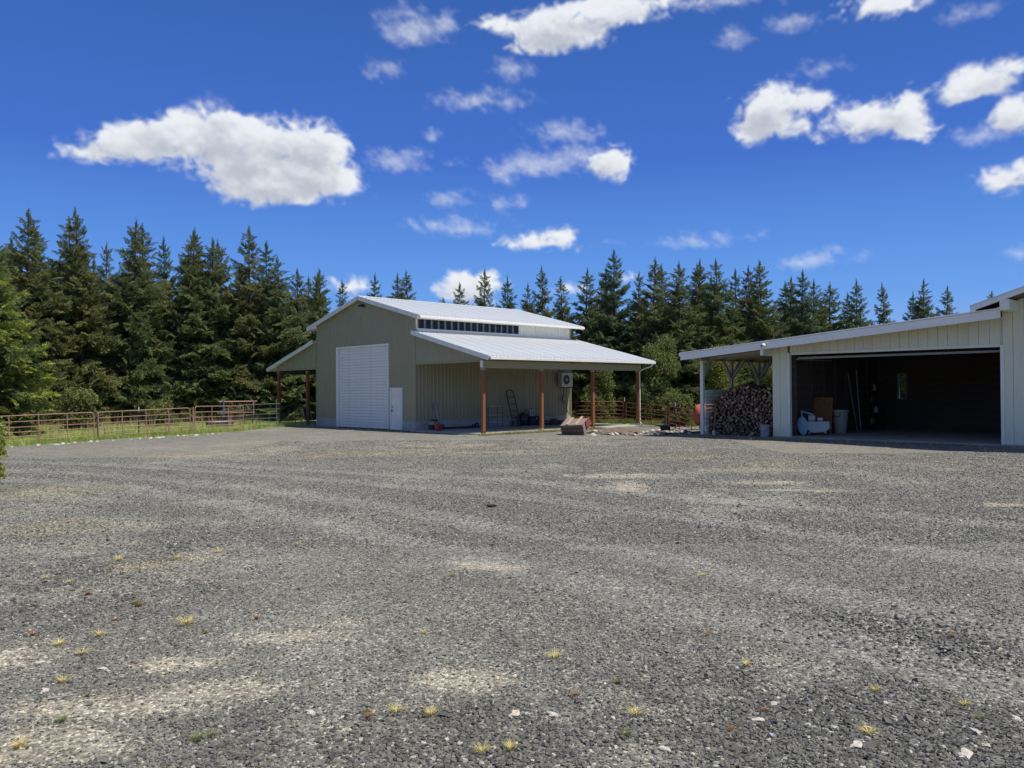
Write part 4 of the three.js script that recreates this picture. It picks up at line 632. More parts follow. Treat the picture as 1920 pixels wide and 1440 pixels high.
  { const g = new THREE.IcosahedronGeometry(1, 3), p = g.attributes.position; for (let i = 0; i < p.count; i++) { const x = p.getX(i), y = p.getY(i), z = p.getZ(i), n = 0.8 + 0.45 * fbm(x * 2 + 5 + z, y * 2 + z * 1.7, 3); p.setXYZ(i, x * 0.24 * n, Math.max(0, 0.34 + y * 0.36 * n), z * 0.26 * n); } g.computeVertexNormals(); mesh('fold', g, M.blackPlastic, a); mesh('rope', new THREE.TorusGeometry(0.24, 0.012, 6, 24).rotateX(Math.PI / 2).scale(1, 1, 1.1).translate(0, 0.36, 0), M.grey, a); }
  a = place(thing('lumber_offcuts', 'brown offcuts of lumber heaped on the slab', 'lumber'), toBarn(0.62, SLAB, 9.3), BARN_Y);
  const r = rngOf(5); for (let i = 0; i < 9; i++) mesh('offcut', box(0.1 + 0.1 * r(), 0.05 + 0.05 * r(), 0.7 + 0.9 * r()).rotateY((r() - 0.5) * 1.3).translate((r() - 0.5) * 0.5, 0.04 + 0.07 * Math.floor(i / 3), (r() - 0.5) * 0.8), i % 3 ? M.brownWood : M.oldWood, a);
  a = place(thing('stump', 'short brown stump on the slab edge', 'stump'), toBarn(1.3, SLAB, 8.25), 0.4); mesh('log', new THREE.CylinderGeometry(0.17, 0.22, 0.34, 12).translate(0, 0.17, 0), M.bark, a); mesh('cut_face', new THREE.CylinderGeometry(0.155, 0.155, 0.01, 12).translate(0, 0.345, 0), M.cut, a);
}
// ------------------------------------------------------------------ tilted crate and rubble in front of the shed
{
  const cx = 2.72, cd = 34.9, gy = GY(cx, cd);
  let a = thing('wooden_crate', 'dark weathered wooden crate tipped over on the gravel', 'crate', [cx, gy + 0.08, -cd]); a.rotation.set(0.34, -0.42, 0.05, 'YXZ');
  for (let i = 0; i < 5; i++) for (const s of [-1, 1]) {
    mesh('side_plank', box(1.0, 0.088, 0.03, 0, 0.06 + i * 0.092, 0.36 * s), s > 0 ? (i % 2 ? M.brownWood : M.soffit) : M.oldWood, a);
    mesh('end_plank', box(0.03, 0.088, 0.69, 0.485 * s, 0.06 + i * 0.092, 0), M.oldWood, a);
  }
  for (let i = 0; i < 5; i++) mesh('top_plank', box(0.196, 0.026, 0.76, -0.4 + i * 0.2, 0.492, 0), M.oldWood, a);
  for (const [x, l] of [[-0.2, 'pale lumber strip lying across the tipped crate'], [0.2, 'longer pale lumber strip along the edge of the tipped crate']]) { const s = solo('lumber_strip', box(0.1, 0.045, x > 0 ? 0.95 : 0.8, 0, 0, 0, 0.004), M.rawWood, l, 'lumber'); s.position.copy(V3(x, 0.531, -0.04).applyEuler(a.rotation)).add(a.position); s.rotation.copy(a.rotation); }
  { const s = solo('red_board', box(0.03, 0.34, 0.5, 0, 0, 0, 0.004), M.brightRed, 'faded red board propped against the tipped crate', 'board'); s.position.copy(V3(0.53, 0.36, -0.2).applyEuler(a.rotation)).add(a.position); s.rotation.copy(a.rotation); }
  {
    const g = new THREE.PlaneGeometry(2.6, 1.3, 40, 22).rotateX(-Math.PI / 2), p = g.attributes.position;
    for (let i = 0; i < p.count; i++) { const x = p.getX(i), z = p.getZ(i), q = 1 - Math.min(1, Math.hypot(x / 1.3, z / 0.65)); p.setY(i, -0.06 + 0.34 * Math.pow(q, 0.8) * (0.55 + 0.8 * fbm(x * 3 + 9, z * 3, 4)) ); }
    g.computeVertexNormals(); const m = solo('soil_mound', g, M.brownStone, 'low mound of reddish brown soil in the rubble', 'soil'); m.position.set(4.75, GY(4.75, 36.2), -36.2); m.rotation.y = 0.15;
  }
  const rnd = rngOf(31), stone = [0, 1, 2].map((v) => { const g = new THREE.IcosahedronGeometry(1, 1), p = g.attributes.position, k = {}, r = rngOf(90 + v); for (let i = 0; i < p.count; i++) { const id = [p.getX(i), p.getY(i), p.getZ(i)].map((q) => q.toFixed(2)).join(), s = k[id] ??= 0.7 + 0.55 * r(); p.setXYZ(i, p.getX(i) * s * 1.2, p.getY(i) * s * 0.65, p.getZ(i) * s); } g.computeVertexNormals(); return g; });
  for (let i = 0; i < 165; i++) {
    const x = 3.2 + 4.7 * rnd(), d = 34.1 + 3.2 * rnd() + (rnd() - 0.5), s = 0.03 + 0.1 * Math.pow(rnd(), 2.2), k = i % 3;
    const m = solo('rubble_stone', stone[Math.floor(rnd() * 3)], [M.brownStone, M.paleStone, M.oldWood][k], ['brown stone in the rubble between barn and garage', 'pale stone in the rubble between barn and garage', 'grey chunk in the rubble between barn and garage'][k], 'stone', ['brown rubble stones', 'pale rubble stones', 'grey rubble chunks'][k]);
    m.position.set(x, GY(x, d) + s * 0.2, -d); m.rotation.set(rnd(), rnd() * 6, rnd()); m.scale.setScalar(s);
  }
  for (let i = 0; i < 22; i++) {
    const x = 3.3 + 4.6 * rnd(), d = 34.4 + 2.4 * rnd(), k = i % 2, m = solo('scrap_board', box(0.35 + 0.6 * rnd(), 0.03, 0.07 + 0.08 * rnd()), k ? M.oldWood : M.brownWood, k ? 'grey scrap board lying in the rubble' : 'dark brown scrap board lying in the rubble', 'board', k ? 'grey scrap boards in the rubble' : 'brown scrap boards in the rubble');
    m.position.set(x, GY(x, d) + 0.05, -d); m.rotation.set((rnd() - 0.5) * 0.3, rnd() * 3.14, (rnd() - 0.5) * 0.25);
  }
  a = thing('black_pan', 'bent black metal pan lying in the rubble', 'scrap metal', [6.35, GY(6.35, 34.6) + 0.02, -34.6], 0.4); mesh('sheet', new THREE.CylinderGeometry(0.25, 0.25, 0.5, 14, 1, true, 0, 2.2).rotateZ(Math.PI / 2).translate(0, 0.2, 0).scale(1, 0.9, 1), M.black, a); mesh('rim', rod([-0.25, 0.03, 0.2], [0.25, 0.03, 0.2], 0.012), M.black, a);
  a = thing('rusty_tank', 'rusty orange round ended tank behind the lean-to post', 'tank', [8.45, GY(8.9, 38.2), -38.2], -0.12);
  const tp = [[0, 0], [0.26, 0.012], [0.4, 0.06], [0.475, 0.15], [0.5, 0.28], [0.5, 1.5], [0.475, 1.63], [0.4, 1.72], [0, 1.78]].map((p) => new THREE.Vector2(...p));
  mesh('shell', new THREE.LatheGeometry(tp, 36).rotateZ(-Math.PI / 2).translate(0, 0.68, 0), M.orange, a); for (const x of [0.35, 1.3]) mesh('leg', box(0.08, 0.3, 0.6, x, 0.13, 0), M.redRust, a); for (const x of [0.29, 1.48]) mesh('seam', new THREE.TorusGeometry(0.502, 0.01, 6, 36).rotateY(Math.PI / 2).translate(x, 0.68, 0), M.orange, a);
}
// ------------------------------------------------------------------ tube panels and gates
function tubePanel(label, A, B, H, m, { rails = 6, ups = 3, r = 0.0175, low = 0.17, grp, round = true, name = 'corral_panel' } = {}) {
  const a = V3(A[0], A[1], -A[2]), b = V3(B[0], B[1], -B[2]), L = a.distanceTo(b), g = thing(name, label, 'fence panel', a.toArray(), 0, grp), dir = b.clone().sub(a).normalize();
  g.rotation.order = 'YZX'; g.rotation.y = Math.atan2(-dir.z, dir.x); g.rotation.z = Math.asin(dir.y);
  const k = 0.13, cp = new THREE.CurvePath(), P = (x, y) => V3(x, y, 0);
  if (round) { cp.add(new THREE.LineCurve3(P(0.03, 0.02), P(0.03, H - k))); cp.add(new THREE.QuadraticBezierCurve3(P(0.03, H - k), P(0.03, H), P(0.03 + k, H))); cp.add(new THREE.LineCurve3(P(0.03 + k, H), P(L - 0.03 - k, H))); cp.add(new THREE.QuadraticBezierCurve3(P(L - 0.03 - k, H), P(L - 0.03, H), P(L - 0.03, H - k))); cp.add(new THREE.LineCurve3(P(L - 0.03, H - k), P(L - 0.03, 0.02))); mesh('frame', new THREE.TubeGeometry(cp, 90, r * 1.12, 7), m, g); }
  else { mesh('frame', merged([rod([0.03, 0.02, 0], [0.03, H + 0.08, 0], r), rod([L - 0.2, 0.02, 0], [L - 0.2, H + 0.1, 0], r), rod([0.03, H, 0], [L, H, 0], r * 1.15)]), m, g); }
  // rails stand closer together low down, as on stock gates
  for (let i = 0; i < rails - 1; i++) { const t = i / (rails - 1), y = low + (H - low) * (0.72 * t + 0.28 * t * t); mesh('rail', rod([0.04, y, 0], [round ? L - 0.04 : L - 0.2 + 0.2 * t, y, 0], r * 0.85, r * 0.85, 7), m, g); }
  for (let i = 1; i <= ups; i++) { const x = (L * i) / (ups + 1); mesh('upright', rod([x, low - 0.03, 0.012], [x, H, 0.012], r * 0.95, r * 0.95, 7), m, g); }
  return g;
}
{
  const red = { grp: 'faded red panels along the meadow' }, l = 'faded red six rail tube panel along the meadow edge';
  tubePanel(l, [-20.24, -0.1, 31], [-17.08, 0.0, 33.48], 1.14, M.redRust, red);
  tubePanel(l, [-17.0, 0.0, 33.55], [-14.28, 0.1, 36.35], 1.14, M.redRust, red);
  tubePanel(l, [-14.18, 0.1, 36.45], [-12.95, 0.06, 39.4], 1.2, M.redRust, { ...red, ups: 2 });
  tubePanel('grey green tube gate swung open beside the barn', [-14.0, 0.0, 42.0], [-12.05, 0.06, 42.6], 1.26, M.greenPaint, { ups: 0, round: false, name: 'tube_gate', low: 0.16 });
  tubePanel('dark green tube panel across the barn lean-to', [-13.4, 0.0, 47.2], [-11.3, 0.0, 49.2], 1.3, M.darkGreen, { ups: 2, grp: 'dark panels under the lean-to' });
  tubePanel('dark green tube panel across the barn lean-to', [-11.25, 0.0, 49.25], [-8.9, 0.0, 51.4], 1.3, M.darkGreen, { ups: 2, grp: 'dark panels under the lean-to' });
  tubePanel('dark red tube gate behind the barn corner', [3.53, 0.08, 46], [6.27, 0.06, 46], 1.18, M.brightRed, { ups: 2, low: 0.14, name: 'tube_gate' });
  tubePanel('red tube gate beside the far barn post', [6.39, 0.05, 46], [7.54, -0.03, 40], 1.13, M.brightRed, { ups: 2, low: 0.1, name: 'tube_gate' });
  tubePanel('red tube gate ending at the rusty tank', [7.6, -0.02, 39.8], [8.13, -0.16, 37], 1.12, M.brightRed, { ups: 1, low: 0.14, name: 'tube_gate' });
  for (const [x, d, h, top, lb] of [[-17.04, 33.6, 1.2, M.redRust, 'red steel post where two faded red panels meet'], [-14.23, 36.45, 1.2, M.redRust, 'red steel post beside the feeder where panels meet'], [6.33, 46.1, 1.5, M.offWhite, 'dark fence post with white tip behind the barn'], [7.9, 39.6, 1.3, M.offWhite, 'fence post with white tip near the rusty tank'], [-15.95, 34.9, 1.3, M.offWhite, 'thin dark stake with white tip at red fence']]) { const p = thing('fence_post', lb, 'post', [x, GY(x, d) - 0.03, -d]); mesh('shaft', rod([0, 0, 0], [0, h * 0.86, 0], 0.026), top === M.redRust ? M.redRust : M.black, p); mesh('tip', rod([0, h * 0.86, 0], [0, h, 0], 0.027), top, p); }
  { const r = rngOf(71), g = new THREE.IcosahedronGeometry(1, 1).scale(1.3, 0.6, 1); for (let i = 0; i < 46; i++) { const t = r(), x = lerp(-19.6, -12.4, t), d = 33.2 + (x + 17) * 0.96 - 0.75 - 0.7 * r(), s = 0.03 + 0.05 * r() * r(), m = solo('edge_stone', g, M.paleStone, 'pale stone along the edge of the meadow grass', 'stone', 'pale stones along the meadow edge'); m.position.set(x, GY(x, d) + s * 0.2, -d); m.rotation.set(r(), r() * 6, 0); m.scale.set(s, s * (0.7 + 0.6 * r()), s); } }
  // hay feeder: dark trough on legs with slanted bars above
  let f = thing('hay_feeder', 'hay feeder with black trough and slanted rusty bars', 'feeder', [-15.75, GY(-15.7, 44.3), -44.3], Math.atan2(1.9, 1.5)); f.rotation.y = 0.9;
  mesh('trough', merged([box(2.15, 0.05, 0.5, 1.07, 0.42, 0), box(2.15, 0.16, 0.04, 1.07, 0.5, 0.25), box(2.15, 0.16, 0.04, 1.07, 0.5, -0.25), box(0.04, 0.16, 0.46, 0.02, 0.5, 0), box(0.04, 0.16, 0.46, 2.12, 0.5, 0)]), M.black, f);
  for (const x of [0.1, 2.05]) for (const z of [-0.2, 0.2]) mesh('leg', rod([x, -0.05, z], [x, 0.42, z], 0.025), M.black, f);
  mesh('top_rail', rod([0, 1.42, 0.1], [2.15, 1.42, 0.1], 0.03), M.redRust, f); mesh('top_rail', rod([0, 1.42, -0.25], [2.15, 1.42, -0.25], 0.03), M.redRust, f);
  for (let i = 0; i < 12; i++) mesh('slant_bar', rod([0.1 + i * 0.177, 1.4, 0.1], [0.05 + i * 0.177, 0.8, -0.1], 0.014), M.redRust, f);
  mesh('low_rail', rod([0, 0.8, -0.1], [2.15, 0.8, -0.1], 0.022), M.redRust, f);
  mesh('corner_post', rod([0.03, 0.4, 0.14], [0.03, 1.46, 0.14], 0.045), M.blue, f); mesh('corner_post', rod([2.12, 0.4, -0.2], [2.12, 1.44, -0.2], 0.03), M.redRust, f);
  f = thing('water_trough', 'low dark oblong water trough in the meadow grass', 'trough', [-15.1, GY(-15.1, 42.2) + 0.0, -42.2], 0.75);
  mesh('tub', (() => { const s = new THREE.Shape(); s.absellipse(0, 0, 0.72, 0.34, 0, Math.PI * 2); const h = new THREE.Path(); h.absellipse(0, 0, 0.66, 0.28, 0, Math.PI * 2); s.holes.push(h); return new THREE.ExtrudeGeometry(s, { depth: 0.42, bevelEnabled: false, curveSegments: 16 }).rotateX(-Math.PI / 2); })(), M.blackPlastic, f); mesh('water', new THREE.CylinderGeometry(1, 1, 0.02, 28).scale(0.67, 1, 0.29).translate(0, 0.3, 0), M.black, f); mesh('rim', new THREE.TorusGeometry(1, 0.03, 6, 36).rotateX(Math.PI / 2).scale(0.7, 1, 0.32).translate(0, 0.42, 0), M.greyMetal, f);
  f = thing('folding_chair', 'dark folding chair under the barn lean-to', 'chair', [-11.6, GY(-11.6, 46.4) + 0.04, -46.4], 0.6);
  mesh('seat', box(0.44, 0.03, 0.42, 0, 0.45, 0, 0.01), M.black, f); mesh('backrest', box(0.44, 0.3, 0.025, 0, 0.8, -0.22, 0.01), M.black, f); for (const x of [-0.21, 0.21]) { mesh('leg', rod([x, 0, 0.2], [x, 0.95, -0.24], 0.012), M.galvanised, f); mesh('leg', rod([x, 0, -0.2], [x, 0.45, 0.18], 0.012), M.galvanised, f); }
}
// ------------------------------------------------------------------ vegetation
const foliage = (name, c, rough = 0.75, more = {}) => new THREE.MeshPhysicalMaterial({ name, color: rgb(...c), roughness: rough, specularIntensity: 0.35, ...more });
function triGeo(pos) { const g = new THREE.BufferGeometry(); g.setAttribute('position', new THREE.Float32BufferAttribute(pos, 3)); g.computeVertexNormals(); return g; }
function rhomb(pos, p, dir, len, wid, side) { const q = p.clone().addScaledVector(dir, len), m = p.clone().addScaledVector(dir, len * 0.45), a = m.clone().addScaledVector(side, wid / 2), b = m.clone().addScaledVector(side, -wid / 2); pos.push(...p.toArray(), ...a.toArray(), ...q.toArray(), ...p.toArray(), ...q.toArray(), ...b.toArray()); }
// a flat fir twig, one metre long, with side twigs of needles
function firSpray(seed) {
  const r = rngOf(seed), pos = [], randSide = (d) => V3(r() - 0.5, (r() - 0.5) * 1.1, r() - 0.5).cross(d).normalize();
  const at = (t) => V3(t, -0.1 * t * t + 0.03 * Math.sin(t * 3), 0.03 * Math.sin(t * 4 + seed));
  for (let i = 0; i < 8; i++) { const p = at(i / 8), d = at((i + 1) / 8).sub(p).normalize(); rhomb(pos, p, d, 0.2, 0.075, randSide(d)); rhomb(pos, p, d, 0.2, 0.075, randSide(d)); }
  for (let i = 0; i < 13; i++) for (const s of [-1, 1]) {
    const t = 0.04 + (0.93 * (i + 0.4 * r())) / 13, a = (42 + 24 * r()) * D2R, len = (0.44 * (1 - 0.72 * t) + 0.05) * (0.75 + 0.45 * r()), d = V3(Math.cos(a), -0.12 - 0.32 * r(), s * Math.sin(a)).normalize(), p = at(t), n = Math.max(2, Math.round(len / 0.1));
    for (let k = 0; k < n; k++) { const q = p.clone().addScaledVector(d, (len * k) / n), dd = d.clone().add(V3((r() - 0.5) * 0.5, (r() - 0.5) * 0.5, (r() - 0.5) * 0.5)).normalize(); rhomb(pos, q, dd, (len / n) * 1.7, 0.08, randSide(dd)); }
  }
  return triGeo(pos);
}
const sprays = [firSpray(1), firSpray(2), firSpray(3)];
function crownOf(list, geo, m, tint) {
  const im = new THREE.InstancedMesh(geo, m, list.length), c = new THREE.Color();
  list.forEach((e, i) => { im.setMatrixAt(i, e.m); im.setColorAt(i, c.setRGB(...tint(e))); });
  im.name = 'crown'; im.castShadow = im.receiveShadow = true; im.userData.kind = 'stuff';
  return im;
}
// a fir ten metres tall: whorls of limbs, each carrying twigs; limbs rise near the top, sag lower down
function fir(seed, R, gappy, m, tint, lowest = 0.3) {
  const r = rngOf(seed), H = 10, list = [], limbs = [], X = V3(), Y = V3(), Z = V3();
  const put = (p, yaw, pitch, roll, s, w) => { const e = new THREE.Euler(roll, yaw, pitch, 'YZX'), mm = M4().makeRotationFromEuler(e); mm.scale(V3(s, s * w, s * w)); mm.setPosition(p.x, p.y, p.z); list.push({ m: mm, k: r(), g: r() }); };
  let y = lowest, turn = r() * 6;
  while (y < H - 0.5) {
    const t = y / H, top = sstep(0.62, 1, t), full = R * Math.pow(1 - t, 0.8) * (0.82 + 0.18 * sstep(0, 0.25, t)) * (1 - 0.36 * sstep(0.55, 0.92, t)) + 0.14, n = Math.round(lerp(9, 6, t)); turn += 0.7 + r();
    for (let i = 0; i < n; i++) {
      if (r() < gappy * (0.35 + t)) continue;
      const yaw = turn + (i + (r() - 0.5) * 0.7) * 6.283 / n, L = full * (0.5 + 0.66 * r()), p0 = lerp(-0.28, 0.7, Math.pow(t, 1.4)) + (r() - 0.5) * lerp(0.75, 0.25, t), sag = lerp(0.3, 0.04, t) * L, yy = Math.max(0.15, y + (r() - 0.5) * lerp(0.9, 0.12, top));
      const at = (q) => V3(Math.cos(yaw) * q * L * Math.cos(p0), yy + q * L * Math.sin(p0) + sag * (q * q * 1.1 - q * 0.75), -Math.sin(yaw) * q * L * Math.cos(p0));
      if (L > 0.5) limbs.push([at(0), at(0.85), 0.012 + 0.012 * L]);
      const step = lerp(0.21, 0.17, t), k = Math.max(1, Math.round((L * 0.86) / step));
      for (let j = 0; j <= k; j++) {
        const q = lerp(Math.min(0.22, 0.4 / L), 0.94, j / k), tip = j === k, side = j % 2 ? 1 : -1, p = at(q), slope = Math.asin(clamp((at(q + 0.05).y - at(q - 0.05).y) / (0.1 * L), -0.9, 0.9));
        const s = Math.min(0.66, 0.32 + 0.24 * L * (1 - q * 0.55)) * (0.8 + 0.4 * r()) * lerp(1, 0.72, top);
        put(p, yaw + (tip ? (r() - 0.5) * 0.3 : side * (0.55 + 0.5 * r())), slope + (r() - 0.55) * 0.8, (r() - 0.5) * 2.4, s, 1);
        if (r() < 0.55 - 0.45 * top) put(p, yaw + (r() - 0.5) * 2.4, (r() - 0.65) * 1.5, r() * 6.28, s * 0.75, 1);
      }
    }
    y += lerp(0.30, 0.44, t) * (0.85 + 0.3 * r());
  }
  for (let i = 0; i < 9; i++) { const q = i / 8; put(V3(0, H - 1.0 + q * 0.75, 0), r() * 6.28, 0.75 + 0.4 * r(), r() * 6, 0.3 - 0.12 * q, 1); }
  for (let i = 0; i < 3; i++) put(V3(0, H - 0.62 + i * 0.12, 0), i * 2.1, 1.5, i, 0.5, 0.45);
  const tr = [new THREE.CylinderGeometry(0.012, 0.17, H - 0.2, 8, 6).translate(0, (H - 0.2) / 2, 0)];
  const limbGeo = limbs.map(([a, b, w]) => rod(a.toArray(), b.toArray(), w, w * 0.35, 4));
  return { crown: crownOf(list, sprays[seed % 3], m, tint), trunk: merged(tr), limbs: merged(limbGeo), count: list.length };
}
const firDark = foliage('fir_needles', [1, 1, 1], 1, { transmission: 0.35, thickness: 0 });
const tones = {
  dark: (e) => { const v = 0.72 + 0.62 * e.k; return [0.14 * v * (1 + 0.25 * e.g), 0.19 * v, 0.07 * v]; },
  olive: (e) => { const v = 0.7 + 0.65 * e.k; return [0.165 * v * (1 + 0.2 * e.g), 0.195 * v, 0.066 * v]; },
  bluish: (e) => { const v = 0.75 + 0.55 * e.k; return [0.125 * v, 0.18 * v, 0.08 * v * (1 + 0.2 * e.g)]; },
  bright: (e) => { const v = 0.75 + 0.6 * e.k; return e.g > 0.55 ? [0.32 * v, 0.36 * v, 0.07 * v] : [0.14 * v, 0.18 * v, 0.055 * v]; },
  brown: (e) => { const v = 0.7 + 0.6 * e.k; return e.g > 0.4 ? [0.19 * v, 0.15 * v, 0.08 * v] : [0.10 * v, 0.11 * v, 0.05 * v]; },
};
const kinds = [fir(11, 2.6, 0.04, firDark, tones.dark), fir(12, 2.25, 0.08, firDark, tones.olive), fir(13, 2.1, 0.06, firDark, tones.bluish), fir(14, 2.5, 0.1, firDark, tones.dark), fir(15, 1.9, 0.16, firDark, tones.olive), fir(16, 2.9, 0.05, firDark, tones.bright), fir(17, 2.4, 0.14, firDark, tones.brown)];
console.log('twigs per fir', kinds.map((k) => k.count).join(' '));
function addFir(x, d, H, kind, turn, label, grp, fat = 1) {
  const g = thing('fir_tree', label, 'tree', [x, GY(x, d) - 0.06, -d], turn, grp), k = kinds[kind], s = H / 10;
  g.scale.set(s * fat, s, s * fat * 0.94); g.rotation.z = 0.05 * Math.sin(x * 12.9 + d * 7.1);
  const t = mesh('trunk', k.trunk, M.firBark, g); mesh('limbs', k.limbs, M.firBark, t); g.add(k.crown.clone());
  return g;
}
{
  const rnd = rngOf(8);
  TREES.forEach(([x, d, H, row], i) => {
    let kind = row === 2 ? (i % 2 ? 4 : 2) : [0, 1, 2, 3, 1, 0][i % 6];
    let label, grp;
    const px = x / d;
    if (i === 41) { kind = 6; }
    if (i === 54) { kind = 5; label = 'bright yellow green fir beside the end of the red panels'; }
    else if (i === 41) label = 'fir with brown dying needles behind the lean-to roof';
    else if (px < -0.24) { label = row ? 'fir standing in the second row behind the meadow' : 'tall dark fir at the edge of the meadow behind red panels'; grp = row ? 'second row firs behind the meadow' : 'firs along the meadow edge'; }
    else if (px < 0.075) { label = 'fir rising behind the white barn roof'; grp = 'firs behind the barn'; }
    else if (px < 0.33) { label = row ? 'fir in the stand between barn and garage roofs' : 'large dark fir behind the red gates and lean-to'; grp = row ? 'firs between the two roofs' : 'large firs behind the gates'; }
    else { label = 'fir top showing alone above the low garage roof'; grp = 'firs above the garage roof'; }
    const slim = px > 0.39 ? 0.8 : px > -0.24 && px < 0.05 ? 0.85 : row === 2 ? 0.85 : 1;
    addFir(x, d, H, kind, rnd() * 6.28, label, grp, (0.92 + 0.25 * rnd()) * slim);
  });
  FILL.forEach(([x, d, H], i) => addFir(x, d, H, [2, 0, 3][i % 3], rnd() * 6.28, 'shorter fir deep inside the stand of trees', 'shorter firs deep in the stand', 1.3));
  addFir(-22.0, 34.6, 8.4, 5, 1.3, 'bright green fir leaning into view over the red panel end', null, 1.15);
}
// broad leaves
function leafCluster(seed, n = 22, R = 0.24, len = 0.10) {
  const r = rngOf(seed), pos = [];
  for (let i = 0; i < n; i++) { const p = V3(r() - 0.5, (r() - 0.5) * 0.8, r() - 0.5).multiplyScalar(2 * R), d = V3(r() - 0.5, -0.1 - 0.5 * r(), r() - 0.5).normalize(), s = V3(r() - 0.5, (r() - 0.5) * 0.4, r() - 0.5).cross(d).normalize(); rhomb(pos, p, d, len * (0.7 + 0.6 * r()), len * 0.75, s); }
  return triGeo(pos);
}
const leafy = [leafCluster(1), leafCluster(2)], leafMat = new THREE.MeshPhysicalMaterial({ name: 'broad_leaves', color: rgb(1, 1, 1), roughness: 1, specularIntensity: 0.4, transmission: 0.4, thickness: 0 });
function bush(name, label, cat, x, d, w, h, depth, n, col, grp, base = 0, seed = 1, scale = 1) {
  const g = thing(name, label, cat, [x, GY(x, d) - 0.03, -d], 0, grp), r = rngOf(seed * 31 + 7), list = [], limbs = [rod([0, 0, 0], [0.04, h * 0.75, 0], 0.02 + 0.012 * h, 0.012, 6)], lobes = Array.from({ length: 6 + Math.round(w * h) }, () => { const a = r() * 6.283, q = Math.sqrt(r()) * 0.62; return [Math.cos(a) * q * w / 2, base + h * (0.12 + 0.76 * r()) * 1, Math.sin(a) * q * depth / 2, 0.09 + 0.14 * r()]; });
  for (const l of lobes) { const f = 1 - 0.45 * clamp((l[1] - base) / h); l[0] *= f; l[2] *= f; limbs.push(rod([0.02, Math.max(0.05, l[1] * 0.5), 0], [l[0], l[1], l[2]], 0.016, 0.006, 4)); }
  for (let i = 0; i < n; i++) {
    const l = lobes[Math.floor(r() * lobes.length)], a = r() * 6.283, b = Math.acos(2 * r() - 1), q = l[3] * Math.cbrt(0.25 + 0.75 * r()) * Math.min(w, h) * 0.9;
    const p = V3(l[0] + q * Math.sin(b) * Math.cos(a), Math.max(0.05, l[1] + q * 0.8 * Math.cos(b)), l[2] + q * Math.sin(b) * Math.sin(a)), mm = M4().makeRotationFromEuler(new THREE.Euler(r() * 0.8, r() * 6.28, r() * 0.8)), s = (0.75 + 0.6 * r()) * scale;
    mm.scale(V3(s, s, s)); mm.setPosition(p.x, p.y, p.z); list.push({ m: mm, k: r(), g: r() });
  }
  mesh('stem', merged(limbs), M.firBark, g);
  g.add(crownOf(list, leafy[seed % 2], leafMat, (e) => { const v = 0.7 + 0.7 * e.k; return [col[0] * v * (1 + 0.25 * e.g), col[1] * v, col[2] * v]; }));
  return g;
}
{
  const G1 = [0.16, 0.21, 0.06], G2 = [0.12, 0.165, 0.055], G3 = [0.23, 0.28, 0.065];
  bush('maple_tree', 'light green broadleaf tree between the barn eave and lean-to', 'tree', 8.75, 47.5, 3.2, 5.2, 2.6, 1500, G1, null, 0, 2, 0.95);
  bush('maple_tree', 'low broadleaf tree seen through the lean-to posts', 'tree', 11.8, 46.5, 4.4, 4.3, 3, 1500, G3, null, 0, 3, 0.9);
  bush('maple_tree', 'green broadleaf tree right behind the garage pier', 'tree', 14.2, 46.0, 3.4, 4.6, 3, 1300, G1, null, 0, 4, 0.9);
  bush('shrub', 'leafy shrub against the back corner of the barn', 'shrub', 5.3, 48.6, 2.2, 3.4, 1.8, 520, G1, null, 0, 5);
  bush('shrub', 'low leafy shrub behind the dark red gate', 'shrub', 5.0, 47.4, 1.9, 1.5, 1.2, 380, G2, null, 0, 6);
  bush('shrub', 'leafy shrub behind the red gate at the barn post', 'shrub', 7.6, 47.2, 2.0, 2.3, 1.4, 420, G2, null, 0, 7);
  bush('shrub', 'rounded shrub behind the gate that ends at the tank', 'shrub', 8.6, 42.4, 2.2, 1.7, 1.3, 400, G1, null, 0, 8);
  bush('shrub', 'pale green shrub at the foot of the firs behind panels', 'shrub', -21.0, 39.6, 2.6, 2.0, 1.6, 420, G1, null, 0, 9);
  bush('shrub', 'small pale shrub beside the dark hollow under firs', 'shrub', -18.6, 43.2, 2.2, 1.5, 1.4, 300, G1, null, 0, 10);
  bush('shrub', 'bright shrub under the bright green fir', 'shrub', -22.4, 36.2, 2.4, 2.4, 1.6, 420, G3, null, 0, 11);
  bush('shrub', 'shrub glimpsed between the barn lean-to posts', 'shrub', -11.3, 53.0, 2.6, 3.0, 1.8, 420, G1, null, 0, 12);
  bush('shrub', 'dense leafy shrub at the near edge of the gravel drive', 'shrub', -11.06, 16.9, 1.9, 1.5, 1.6, 1000, [0.22, 0.29, 0.06], null, 0, 13, 0.55);
}
// ------------------------------------------------------------------ grass
function tuftGeo(seed, n, h, lean, w) {
  const r = rngOf(seed), pos = [];
  for (let i = 0; i < n; i++) {
    const a = r() * 6.283, o = h * 0.35 * r(), l = lean * (0.3 + 0.9 * r()), hh = h * (0.55 + 0.6 * r()), c = Math.cos(a), s = Math.sin(a), P = (t, k) => [c * (o + l * t * t * hh) - s * k, hh * t * (1 - 0.25 * l * t), s * (o + l * t * t * hh) + c * k];
    for (let k = 0; k < 3; k++) { const t0 = k / 3, t1 = (k + 1) / 3, w0 = w * (1 - t0), w1 = w * (1 - t1); pos.push(...P(t0, -w0), ...P(t0, w0), ...P(t1, w1)); if (k < 2) pos.push(...P(t0, -w0), ...P(t1, w1), ...P(t1, -w1)); }
  }
  return triGeo(pos);
}
const grassMat = new THREE.MeshStandardMaterial({ name: 'grass_blades', color: rgb(1, 1, 1), roughness: 0.8 });
